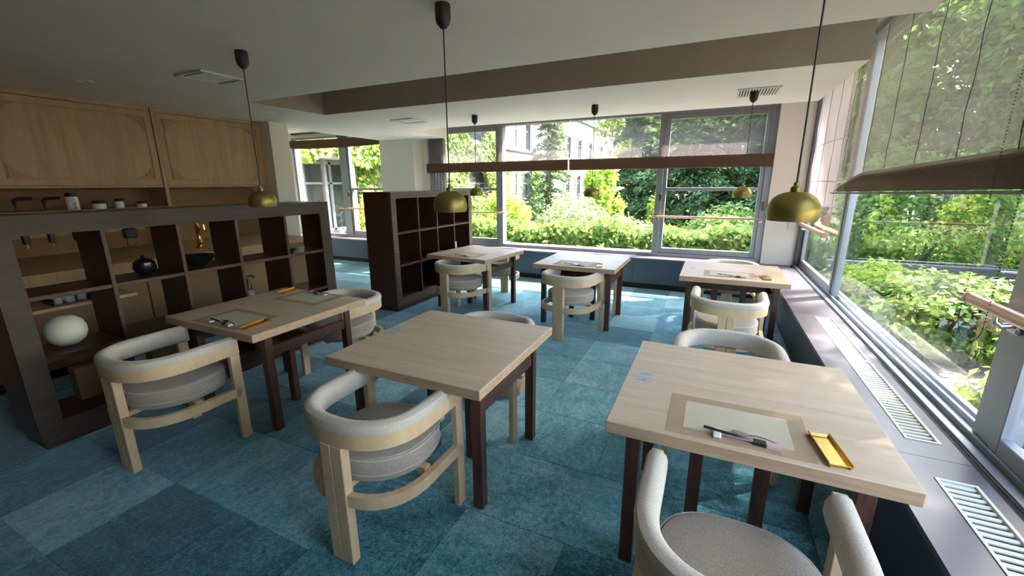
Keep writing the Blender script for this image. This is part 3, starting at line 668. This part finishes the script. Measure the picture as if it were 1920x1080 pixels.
# ================================================================ BLINDS
def cloth(name, mat, p0, p1, z0, z1, parent, wav=.006, nx=40, nz=24, axis='y', bulge=None, label=None):
    vs = []; fs = []
    for j in range(nz+1):
        for i in range(nx+1):
            u = i/nx; w = j/nz; a = p0[1]+(p1[1]-p0[1])*u; z = z0+(z1-z0)*w
            off = wav*math.sin(u*23+w*3)*(1-w)+wav*.6*math.sin(w*19+u*5)
            if bulge: off += bulge(u, w)
            vs.append((p0[0]+off, a, z) if axis == 'y' else (a, p0[0]+off, z))
    for j in range(nz):
        for i in range(nx): fs.append((j*(nx+1)+i, j*(nx+1)+i+1, (j+1)*(nx+1)+i+1, (j+1)*(nx+1)+i))
    return MB().add(vs, fs, True).build(name, mat, parent, label=label)
def cords(parent, pts, mat='black_plastic', r=.0022):
    for (x, y, z0, z1) in pts:
        k = 9; MB().tube([(x+.0025*math.sin(i*2.1+y*9), y+.004*math.sin(i*1.7+x*5), z0+(z1-z0)*i/k) for i in range(k+1)], r, 5).build('cord', mat, parent)
# near right blind
bl = thing('roman_blind', 'large sheer brown roman blind across the right windows nearest the camera', 'blind')
def zb(y): return 1.548-.0205*y           # the hem hangs a little lower towards the corner
def zt(y): return zb(y)+.03+.13*min(1.0, max(0.0, (5.06-y)/.75))**.8+.02*max(0, (4.0-y)/4)
def hem(name, x, y0, y1, drop, par):
    vs = []; fs = []; nx, nz = 60, 6
    for k in range(nz+1):
        for q in range(nx+1):
            y = y0+(y1-y0)*q/nx; a = zb(y)+.012; b = max(a+.01, zt(y)-drop); w = k/nz
            vs.append((x-.013*math.sin(w*PI)+.003*math.sin(q*.9+k), y, a+(b-a)*w))
    for k in range(nz):
        for q in range(nx): fs.append((k*(nx+1)+q, k*(nx+1)+q+1, (k+1)*(nx+1)+q+1, (k+1)*(nx+1)+q))
    return MB().add(vs, fs, True).build(name, 'sheer_foldr', par)
cloth('sheer_panel', 'sheer_right', (1.045, -.25), (1.045, 5.06), 1.56, 2.70, bl, .005, 60, 24)
hem('folded_hem', 1.036, -.25, 5.055, 0, bl); hem('folded_hem', 1.026, -.25, 4.9, .02, bl); hem('folded_hem', 1.016, -.25, 4.6, .035, bl)
MB().sweep([(1.028, y, zb(y)) for y in (-.25, 1, 2, 3, 4, 5.058)], [(-.02, -.007), (.02, -.007), (.02, .007), (-.02, .007)]).build('bottom_bar', 'aluminium_dark', bl)
B('head_rail', 'aluminium', (1.02, 1.058, -.25, 5.06, 2.66, 2.70), parent=bl)
cords(bl, [(1.036, y, 1.64, 2.66) for y in (4.90, 4.27, 3.81, 3.31, 2.835, 2.36, 1.88, 1.4, .9, .4)])
# corner right blind
b2 = thing('roman_blind', 'pinkish brown roman blind hanging lower at the corner end of the right windows', 'blind')
cloth('sheer_panel', 'sheer_corner', (1.052, 5.085), (1.052, 6.44), 1.24, 2.70, b2, .006, 24, 30)
m = MB()
for k, z in enumerate((1.30, 1.55, 1.95)): m.tube([(1.047, 5.09, z), (1.046, 5.7, z+.01), (1.047, 6.43, z)], .003, 6)
m.build('batten', 'sheer_corner', b2)
cloth('folded_hem', 'sheer_corner', (1.03, 5.085), (1.03, 6.0), 1.12, 1.30, b2, .010, 24, 8, bulge=lambda u, w: -.03*math.sin(w*PI))
MB().prism([(1.00, 1.20), (1.05, 1.22), (1.05, 1.11), (1.01, 1.13)], 'y', 5.09, 5.20).build('bracket', 'copper_rail', b2)
cords(b2, [(1.044, y, 1.2, 2.66) for y in (5.08, 5.45, 5.9, 6.3)], 'sheer_foldr', .002)
# bead chain loop
ch = MB()
pl = []
for i in range(61):
    u = i/60; 
    if u < .42: z = 2.0-(2.0-.99)*u/.42; pl.append((1.0, 2.375-.0*u, z))
    elif u < .58:
        a = PI*(u-.42)/.16; pl.append((1.0, 2.2825+.0925*math.cos(a), .99-.085*math.sin(a)))
    else: z = .99+(2.0-.99)*(u-.58)/.42; pl.append((1.0, 2.19, z))
cc = tag(ch.tube(pl, .0012, 5).build('bead_chain', 'black_plastic'), 'black beaded blind chain hanging in a loop at the right edge', 'chain')
# beads, a part of the chain
bm_ = MB(); prev = None
for a, b in zip(pl, pl[1:]):
    A, Bv = Vector(a), Vector(b); L = (Bv-A).length; n = max(1, int(L/.0115))
    for k in range(n):
        p = A+(Bv-A)*(k/n); r = .0036
        bm_.add([p+Vector(d)*r for d in ((1, 0, 0), (-1, 0, 0), (0, 1, 0), (0, -1, 0), (0, 0, 1), (0, 0, -1))], [(0, 2, 4), (2, 1, 4), (1, 3, 4), (3, 0, 4), (2, 0, 5), (1, 2, 5), (3, 1, 5), (0, 3, 5)], True)
bb = bm_.build('beads', 'black_plastic', cc); bb['kind'] = 'stuff'
# far blinds
for (a, b, lb, cx) in ((-4.80, -2.125, 'brown roman blind with dark folded hem, bookcase half of the far window', (-3.8, -3.42, -2.99, -2.58, -2.17)), (-2.095, .645, 'brown roman blind with dark folded hem, corner half of the far window', (-1.99, -1.56, -1.15, -.72, -.31, .11, .5))):
    f = thing('roman_blind', lb, 'blind', (0, 0, 0), 0, 'roman blinds of the far window')
    cloth('sheer_panel', 'sheer_far', (6.60, a), (6.60, b), 1.86, 2.66, f, .003, 30, 14, 'x')
    m = MB()
    for q in range(3):
        pth = [(a+(b-a)*i/24, 6.585-.012*q+.004*math.sin(i*1.3+q), 1.838-.003*math.sin(i*.9+q*2)) for i in range(25)]
        m.sweep(pth, [(.010, -.072), (.013, 0), (.010, .074), (-.010, .074), (-.013, 0), (-.010, -.072)])
    m.build('folded_hem', 'sheer_fold', f)
    B('bottom_bar', 'sheer_fold', (a, b, 6.55, 6.60, 1.752, 1.766), parent=f, c=.002)
    B('head_rail', 'aluminium', (a, b, 6.58, 6.62, 2.66, 2.70), parent=f)
    cords(f, [(x, 6.593, 1.9, 2.66) for x in cx], 'aluminium_dark', .002)
# corridor blind, rolled up
f = thing('roman_blind', 'brown blind raised to the top of the corridor window', 'blind')
m = MB()
for q in range(4):
    pth = [(-8.3+2.52*i/20, 6.58-.016*q, 2.39-.004*q-.02*math.sin(PI*i/20)) for i in range(21)]
    m.sweep(pth, [(.010, -.085+.012*q), (.014, 0), (.010, .085), (-.010, .085), (-.014, 0), (-.010, -.085+.012*q)])
m.build('folded_hem', 'sheer_fold', f)
cloth('sheer_panel', 'sheer_right', (6.60, -7.0), (6.60, -5.78), 2.44, 2.60, f, .003, 16, 4, 'x')
B('head_rail', 'aluminium_dark', (-8.3, -5.78, 6.57, 6.62, 2.585, 2.615), parent=f)
# gathered curtain strip
m = MB(); pts = []
for i in range(41):
    u = i/40; pts.append((-4.79+.36*u, 6.63+.012*math.sin(u*34)))
vs = [(x, y, z) for z in (.55, 2.5) for x, y in pts]; n = len(pts)
m.add(vs, [(i, i+1, n+i+1, n+i) for i in range(n-1)], True)
cu = tag(m.build('curtain', 'curtain_cloth'), 'narrow gathered grey curtain at the column end of the far window', 'curtain')
so = cu.modifiers.new('thick', 'SOLIDIFY'); so.thickness = .002

# ================================================================ HAND RAILS
def rail(label, p0, p1, r, brackets, axis):
    t = thing('hand_rail', label, 'rail', group='copper toned hand rails')
    MB().tube([p0, tuple((a+b)/2 for a, b in zip(p0, p1)), p1], r, 16).build('rail', 'copper_rail', t)
    for e in (p0, p1):
        d = (.010, .012) if axis == 'y' else (.012, .010)
        MB().lathe([(r*1.04, -.011), (r*1.1, -.006), (r*1.1, .006), (r*1.04, .011)], 16).build('end_cap', 'copper_rail', t).matrix_local = Matrix.Translation(e) @ Matrix.Rotation(PI/2, 4, 'X' if axis == 'y' else 'Y')
    for b in brackets:
        if axis == 'y':
            MB().box(1.072, 1.09, b-.03, b+.03, p0[2]-.085, p0[2]-.025, .004).tube([(1.075, b, p0[2]-.055), (1.04, b, p0[2]-.06), (1.022, b, p0[2]-.045), (p0[0], b, p0[2]-r*.8)], .011, 10).build('bracket', 'steel', t)
        else:
            MB().box(b-.02, b+.02, YW-.07, YW-.03, p0[2]-.05, p0[2]-.01, .003).tube([(b, YW-.06, p0[2]-.03), (b, p0[1]+.0, p0[2]-.03), (b, p0[1], p0[2]-r*.5)], .007, 8).build('bracket', 'steel', t)
    return t
rail('hand rail with copper tone on the right window, running out of frame near the camera', (1.02, 2.37, 1.065), (1.02, -.1, 1.065), .024, (2.18, .1), 'y')
rail('short hand rail below the low hanging corner blind', (1.03, 5.10, 1.035), (1.03, 6.50, 1.035), .024, (5.22, 6.3), 'y')
rail('thin hand rail across the bookcase end of the far window', (-4.7, 6.60, 1.066), (-3.26, 6.60, 1.066), .015, (-3.345,), 'x')
rail('thin hand rail across the corner end of the far window', (-.80, 6.60, 1.068), (.60, 6.60, 1.068), .015, (-.745, .6), 'x')
rail('thin hand rail across the corridor window', (-7.12, 6.60, 1.074), (-5.80, 6.60, 1.074), .015, (-6.94,), 'x')
tag(MB().tube([(1.0, 6.565, 1.05), (.99, 6.555, .98), (.955, 6.555, .925), (.92, 6.555, .955), (.915, 6.556, 1.05), (.93, 6.56, 1.12)], .003, 6).build('pull_cord', 'white_paint'), 'thin pale pull cord looped on the corner column', 'cord')

# ================================================================ OUTSIDE
GZ = -.35
B('ground', 'soil', (-60, 60, 6.9, 90, GZ-.3, GZ), (1.3, 60, -30, 6.9, GZ-.3, GZ), (-60, -9.4, -5, 6.9, GZ-.3, GZ), kind='structure')
def leaves_mesh(name, P, nrm, size, mat, parent=None, aspect=.55, dirs=None, jitter=.35, fold=.25):
    n = len(P); P = np.asarray(P, float); nrm = np.asarray(nrm, float)
    nrm /= np.linalg.norm(nrm, axis=1)[:, None]+1e-9
    if dirs is None: dirs = RNG.normal(size=(n, 3))
    d = dirs-(dirs*nrm).sum(1)[:, None]*nrm; d /= np.linalg.norm(d, axis=1)[:, None]+1e-9
    s = np.cross(nrm, d); L = (size*(1+jitter*RNG.uniform(-1, 1, n)))[:, None]
    a = P-d*L*.5; b = P+s*L*aspect*.5+nrm*L*fold*.3; c = P+d*L*.5-nrm*L*fold*.2; e = P-s*L*aspect*.5+nrm*L*fold*.3
    V_ = np.stack([a, b, c, e], 1).reshape(-1, 3)
    me = bpy.data.meshes.new(name); me.vertices.add(4*n); me.vertices.foreach_set('co', V_.ravel().astype(np.float32))
    me.loops.add(4*n); me.polygons.add(n)
    me.loops.foreach_set('vertex_index', np.arange(4*n, dtype=np.int32)); me.polygons.foreach_set('loop_start', np.arange(0, 4*n, 4, dtype=np.int32))
    try: me.polygons.foreach_set('loop_total', np.full(n, 4, dtype=np.int32))
    except Exception: pass
    me.update(calc_edges=True); me.validate()
    return link(name, me, mat, parent)
def blob_points(n, c, rad, nclump, spread, shell=.55):
    d = RNG.normal(size=(nclump, 3)); d /= np.linalg.norm(d, axis=1)[:, None]
    rr_ = RNG.uniform(shell, 1, nclump)[:, None]**.6
    cc_ = np.array(c)+d*rr_*np.array(rad)
    k = RNG.integers(0, nclump, n); P = cc_[k]+RNG.normal(size=(n, 3))*np.array(rad)*spread
    N = d[k]*.7+RNG.normal(size=(n, 3))*.6+np.array([0, 0, .7])
    return P, N
def shrub(label, x, y, h, r, n, size, mat, z=GZ, cat='shrub', name='shrub', nclump=70, group=None, base=0.0):
    t = thing(name, label, cat, (0, 0, 0), 0, group)
    P, N = blob_points(n, (x, y, z+h*.52+base), (r, r, h*.5), nclump, .14)
    P[:, 2] = np.maximum(P[:, 2], z+.02)
    f = leaves_mesh('foliage', P, N, size, mat, t); f['kind'] = 'stuff'
    m = MB()
    for k in range(6):
        a = k*PI/3+.4; m.tube([(x+.05*math.cos(a), y+.05*math.sin(a), z), (x+r*.25*math.cos(a), y+r*.25*math.sin(a), z+h*.35), (x+r*.55*math.cos(a), y+r*.55*math.sin(a), z+h*.7)], .012+.006*h, 5)
    m.build('stem', 'bark', t)
    return t
def tree(label, x, y, h, r, z0, n, size, mat, nclump=120):
    t = thing('broadleaf_tree', label, 'tree', (0, 0, 0))
    P, N = blob_points(n, (x, y, GZ+z0+(h-z0)*.5), (r, r, (h-z0)*.55), nclump, .10, .35)
    f = leaves_mesh('crown', P, N, size, mat, t); f['kind'] = 'stuff'
    m = MB(); m.lathe([(.16, 0), (.12, h*.3), (.08, h*.6), (.03, h*.9)], 10, (x, y, GZ))
    for k in range(9):
        a = k*2.4; zz = GZ+z0*.8+(h-z0)*.07*k; m.tube([(x, y, zz), (x+r*.4*math.cos(a), y+r*.4*math.sin(a), zz+h*.08), (x+r*.75*math.cos(a), y+r*.75*math.sin(a), zz+h*.12)], .03, 6)
    m.build('trunk', 'bark', t); return t
def conifer(label, x, y, h, r, n, mat, size=.16, z0=.6, droop=.35, whorls=26):
    t = thing('conifer', label, 'tree', (0, 0, 0))
    P = []; N = []; D = []; m = MB(); m.lathe([(.02*h, 0), (.014*h, h*.5), (.003*h, h)], 8, (x, y, GZ))
    per = n//(whorls*8)
    for w in range(whorls):
        u = w/(whorls-1); zz = GZ+z0+(h-z0)*u; rl = r*(1-u)**.85+.06
        for b in range(8):
            a = RNG.uniform(0, 2*PI); L = rl*RNG.uniform(.65, 1.08); tl = RNG.uniform(.0, .12)
            e = np.array([math.cos(a), math.sin(a), 0])
            s = RNG.uniform(.05, 1, per)**.8
            p = np.array([x, y, zz])+e*(s*L)[:, None]; p[:, 2] += s*L*(tl-droop*s)+.05
            w_ = RNG.normal(size=per)*.16*L*(1-s*.6); p += np.cross(e, [0, 0, 1])*w_[:, None]; p[:, 2] += RNG.normal(size=per)*.04-np.abs(w_)*.25
            P.append(p); N.append(np.array([0, 0, 1])+RNG.normal(size=(per, 3))*.45)
            D.append(e+np.cross(e, [0, 0, 1])*np.sign(w_)[:, None]*.8+np.array([0, 0, -.35])+RNG.normal(size=(per, 3))*.25)
            if b < 4: m.tube([(x, y, zz), tuple(np.array([x, y, zz])+e*L*.5+np.array([0, 0, L*.5*(tl-droop*.5)])), tuple(np.array([x, y, zz])+e*L*.95+np.array([0, 0, L*.95*(tl-droop*.95)]))], .012, 4)
    f = leaves_mesh('needles', np.concatenate(P), np.concatenate(N), size, mat, t, .28, np.concatenate(D)); f['kind'] = 'stuff'
    m.build('trunk', 'bark', t); return t
# neighbouring wing of the building
bld = thing('building', 'white two storey wing with rows of windows and ivy, beyond the far window', 'building')
XF = -9.2
wins = []
for (a, b) in ((7.55, 9.3), (10.3, 13.0), (14.0, 17.0), (18.9, 21.9), (23.6, 25.6), (27.2, 29.0), (30.0, 31.6), (33.0, 34.6), (36.6, 38.2), (40.0, 41.6)): wins.append((a, b))
bx = []; yl = 6.95
for a, b in wins: bx += [(XF-.3, XF, yl, a, GZ, 5.9)]; yl = b
bx += [(XF-.3, XF, yl, 43.5, GZ, 5.9)]
for a, b in wins: bx += [(XF-.3, XF, a, b, GZ, .35), (XF-.3, XF, a, b, 2.15, 3.3), (XF-.3, XF, a, b, 4.65, 5.9)]
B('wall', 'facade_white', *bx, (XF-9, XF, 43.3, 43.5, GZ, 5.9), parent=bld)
B('back_wall', 'facade_grey', (XF-.9, XF-.8, 6.95, 43.3, GZ, 5.9), parent=bld)
B('parapet', 'roof_grey', (XF-9, XF+.12, 6.95, 43.6, 5.9, 6.05), parent=bld)
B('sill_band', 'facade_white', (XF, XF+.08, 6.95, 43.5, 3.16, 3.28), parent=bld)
for a, b in wins:
    for z0, z1 in ((.35, 2.15), (3.3, 4.65)):
        f = B('window', 'aluminium', (XF-.16, XF-.10, a, a+.07, z0, z1), (XF-.16, XF-.10, b-.07, b, z0, z1), (XF-.16, XF-.10, (a+b)/2-.04, (a+b)/2+.04, z0, z1), (XF-.16, XF-.10, a, b, z0, z0+.07), (XF-.16, XF-.10, a, b, z1-.07, z1), (XF-.16, XF-.10, a, b, z0+(z1-z0)*.68, z0+(z1-z0)*.68+.05), parent=bld)
        B('pane', 'window_dark', (XF-.15, XF-.13, a+.07, b-.07, z0+.07, z1-.07), parent=f)
B('corner_post', 'white_paint', (XF+.35, XF+.47, 8.62, 8.74, GZ, 2.2), (XF+.35, XF+.43, 9.9, 9.98, GZ, 2.2), parent=bld, c=.005)
B('drain_pipe', 'beam_timber', (XF+.1, XF+.2, 7.95, 8.05, GZ, 2.3), parent=bld, c=.01)
B('canopy', 'facade_grey', (XF, XF+.55, 6.95, 11.0, 2.2, 2.32), parent=bld)
# ivy on the facade
n = 15000; yy = RNG.uniform(6.95, 19, n); zz = RNG.uniform(0, 1, n)
low = np.where(yy < 10.5, 2.15-.15*np.sin(yy*3.0), 1.7+.9*np.sin(yy*1.7)); high = np.where(yy < 11.0, 5.6, 3.9-.1*(yy-11)+.5*np.sin(yy*2.3))
z = low+(high-low)*zz; keep = (RNG.uniform(0, 1, n) < np.where(yy < 12, 1, np.clip(1.3-(yy-12)*.13, .2, 1)))
P = np.stack([XF+.08+np.where((yy < 11) & (z < 3.2), .52, 0)+np.abs(RNG.normal(size=n))*.12, yy, z], 1)[keep]
n2 = 6000; yc_ = RNG.choice([9.5, 13.4, 17.6, 18.3, 22.4, 22.9], n2)+RNG.normal(size=n2)*.28; P2 = np.stack([XF+.06+np.abs(RNG.normal(size=n2))*.1, yc_, RNG.uniform(GZ, 3.0, n2)], 1)
P = np.concatenate([P, P2]); N = np.tile([1, -.1, .5], (len(P), 1))+RNG.normal(size=(len(P), 3))*.5
iv = tag(leaves_mesh('climbing_ivy', P, N, .19, 'leaf_ivy'), 'yellow green ivy climbing over the neighbouring white building', 'ivy'); iv['kind'] = 'stuff'
# garden wall with creeper outside the far window
gw = thing('garden_wall', 'low concrete garden wall outside the far window, overgrown with creeper', 'wall')
B('wall', 'concrete_ledge', (-7.4, 1.8, 8.85, 9.0, GZ, .52), parent=gw, c=.01)
B('coping', 'concrete_ledge', (-7.4, 1.8, 8.80, 9.05, .52, .60), parent=gw, c=.01)
B('post', 'white_paint', (-3.72, -3.62, 8.78, 8.85, GZ, .50), parent=gw)
n = 11500; xx = RNG.uniform(-7.3, 1.9, n); ztop = .66+.05*np.sin(xx*2.1)+.05*np.sin(xx*5.7); t_ = RNG.uniform(0, 1, n)**1.3
lowb = .12+.16*np.sin(xx*1.9)+.16*np.sin(xx*4.3+1)+.14*np.sin(xx*9.7)+RNG.normal(size=n)*.12
P = np.stack([xx, 8.78-np.abs(RNG.normal(size=n))*.10, ztop-(ztop-lowb)*t_], 1); q = n//4; P[:q, 1] = RNG.uniform(8.7, 9.2, q); P[:q, 2] = ztop[:q]+RNG.normal(size=q)*.03
N = np.tile([0, -1, .6], (n, 1))+RNG.normal(size=(n, 3))*.45
cr = tag(leaves_mesh('creeper', P, N, .115, 'leaf_fresh'), 'bright green creeper trailing over the low garden wall outside the far window', 'creeper'); cr['kind'] = 'stuff'
# planting bed between window and wall
n = 5000; P = np.stack([RNG.uniform(-9, 1.5, n), RNG.uniform(7.4, 8.6, n), GZ+.05+np.abs(RNG.normal(size=n))*.22], 1)
gc = tag(leaves_mesh('ground_cover', P, np.tile([0, -.3, 1], (n, 1))+RNG.normal(size=(n, 3))*.5, .13, 'leaf_ivy'), 'low ground cover plants below the far window ledge', 'plants'); gc['kind'] = 'stuff'
# lawn
n = 30000; P = np.stack([RNG.uniform(-6, 8, n), RNG.uniform(10, 30, n), GZ+RNG.uniform(.0, .1, n)], 1)
la = tag(leaves_mesh('lawn', P, RNG.normal(size=(n, 3))*[1, 1, .25], .22, 'grass_blade', None, .18, np.tile([0, 0, 1.0], (n, 1))+RNG.normal(size=(n, 3))*.25), 'sunlit lawn beyond the garden wall', 'grass'); la['kind'] = 'stuff'
# trees and shrubs beyond the far window
conifer('slim young spruce standing before the white building', -5.2, 14.0, 6.0, 1.15, 6800, 'needle_dark', .18, .3)
conifer('dark broad conifer right of the white building gable', -2.75, 18.5, 6.2, 2.3, 22000, 'needle_dark', .26, .8)
conifer('dark conifer seen through the middle of the far window, tallest of the group', -.7, 16.8, 6.4, 2.5, 22000, 'needle_dark', .26, .8)
conifer('grey green conifer behind the corner pane of the far window', 1.5, 17.2, 6.2, 2.6, 20000, 'needle_mid', .27, .6)
conifer('conifer hidden partly by the corner column', 4.0, 18.0, 6.0, 2.6, 16000, 'needle_dark', .27, .6)
tree('light green broadleaf tree rising behind the dark conifers', -1.6, 25, 7.6, 4.2, 2.0, 12000, .34, 'leaf_yellow')
tree('broad green tree beyond the corner of the room', 2.2, 24, 7.4, 4.5, 2.0, 12000, .34, 'leaf_fresh')
shrub('variegated pale leaved bush beyond the garden wall', -3.35, 10.9, 1.55, .95, 7000, .085, 'leaf_variegated')
shrub('low pale leaved bush right of the variegated one', -2.1, 11.2, 1.05, .8, 5000, .085, 'leaf_variegated')
shrub('slim yellow green shrub standing behind the pale bush', -3.0, 12.6, 2.45, .55, 5000, .12, 'leaf_yellow')
shrub('yellow green bush in front of the young spruce', -5.4, 11.0, 1.55, .75, 5000, .11, 'leaf_yellow')
shrub('fresh green bush before the ivy clad wall', -6.6, 10.6, 1.7, .9, 5500, .11, 'leaf_fresh')
shrub('green bush beneath the corner pane of the far window', .35, 10.8, 1.35, .9, 6000, .10, 'leaf_fresh')
shrub('small yellow sapling on the lawn', -1.55, 13.5, 1.6, .22, 500, .12, 'leaf_yellow', nclump=10)
shrub('golden leaved shrub outside the corridor window', -7.5, 8.0, 1.7, .42, 1600, .10, 'leaf_autumn')
# garden lamp
gl2 = thing('garden_lamp', 'slim grey garden lamp post before the white building', 'lamp', (-4.35, 16.5, GZ))
MB().lathe([(.05, 0), (.045, 2.2), (.04, 2.3)], 8).build('pole', 'aluminium', gl2); MB().lathe([(.16, 2.3), (.18, 2.36), (.10, 2.42)], 12).build('head', 'roof_grey', gl2)
# right garden
rb = thing('garden_fence', 'weathered timber rail fence among the shrubs outside the right window', 'fence')
for z_ in (.06, .20): B('rail', 'beam_timber', (1.75, 6.2, 8.28, 8.38, z_, z_+.132), parent=rb, c=.008)
for x_ in (1.9, 3.75, 5.6): B('post', 'beam_timber', (x_-.06, x_+.06, 8.38, 8.5, GZ, .36), parent=rb, c=.01)
RS = [('leafy green bush pressed against the right window pane, nearest the fence', 2.5, 6.2, .80, .75, 9000, .085, 'leaf_fresh'),
      ('yellow green bush below the timber fence rail outside the right window', 2.3, 7.5, .75, .6, 5000, .08, 'leaf_yellow'),
      ('tall fresh green shrub behind the timber fence', 3.3, 9.9, 2.3, 1.2, 12000, .10, 'leaf_fresh'),
      ('bright maple like shrub right of the fence', 5.2, 7.6, 2.1, 1.25, 12000, .10, 'leaf_fresh'),
      ('yellow green shrub further along the right garden', 3.7, 5.0, 1.7, 1.0, 10000, .09, 'leaf_ivy'),
      ('dense bush outside the window beside the camera', 3.0, 2.7, 1.6, .95, 9000, .09, 'leaf_fresh'),
      ('deep green shrub behind the others in the right garden', 5.6, 11.5, 2.6, 1.5, 10000, .12, 'leaf_ivy')]
for a in RS: shrub(*a)
shrub('leafy bush outside the window in the bottom right corner', 2.35, 1.3, 1.15, .7, 7000, .075, 'leaf_fresh')
shrub('low green bush on the ground below the wide right window pane', 2.3, 3.5, .75, .6, 5000, .075, 'leaf_ivy')
# loose sprays on the nearest shrubs, each a part of its own
root = [o for o in bpy.data.objects if o.get('label', '').startswith('bright maple')][0]
sp = None
for k in range(70):
    a = RNG.uniform(PI*.75, PI*1.75); e = RNG.uniform(-.2, .9)
    px = 5.2+1.3*math.cos(a)*math.cos(e); py = 7.6+1.3*math.sin(a)*math.cos(e); pz = GZ+1.1+1.05*math.sin(e)
    if sp is None:
        lf = []
        for q in range(7):
            an = (q-3)*.42; lf.append((.05*math.cos(an), .05*math.sin(an), 0))
        o = leaves_mesh('leaf_spray', np.array(lf), np.tile([0, 0, 1.0], (7, 1))+RNG.normal(size=(7, 3))*.15, .085, 'leaf_fresh', root, .4, np.array(lf)); sp = o.data
    else: o = link('leaf_spray', sp, None, root)
    o.location = (px, py, pz); o.rotation_euler = (RNG.uniform(-.6, .6), RNG.uniform(-.6, .6), a+RNG.uniform(-.7, .7))
tree('tall leafy tree over the right garden, its top above the blind', 6.2, 11.4, 8.0, 2.5, 1.8, 30000, .13, 'leaf_fresh')
tree('pale green tree behind the near blind', 8.0, 13.5, 7.5, 3.0, 1.5, 14000, .26, 'leaf_ivy')
tree('dense green tree at the far end of the right garden', 4.4, 14.5, 6.8, 2.3, 1.5, 14000, .24, 'leaf_fresh')
tree('broad dense tree beside the right windows, nearest the camera', 4.9, 3.3, 8.0, 2.4, 2.4, 46000, .12, 'leaf_fresh', 300)
tree('unseen tall tree added over the right garden, its high crown blocking sun', 5.3, 8.5, 11.4, 1.6, 8.7, 20000, .14, 'leaf_fresh')  # added out of view so its crown keeps a sun patch off the floor
hb = thing('house', 'distant white house glimpsed between the shrubs of the right garden', 'building')
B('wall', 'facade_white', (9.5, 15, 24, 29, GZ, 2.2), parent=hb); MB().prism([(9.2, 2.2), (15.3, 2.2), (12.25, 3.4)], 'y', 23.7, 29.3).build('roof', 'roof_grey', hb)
B('window', 'window_dark', (10.5, 11.7, 23.95, 24.0, .6, 1.6), parent=hb); B('window', 'window_dark', (12.8, 14.0, 23.95, 24.0, .6, 1.6), parent=hb)
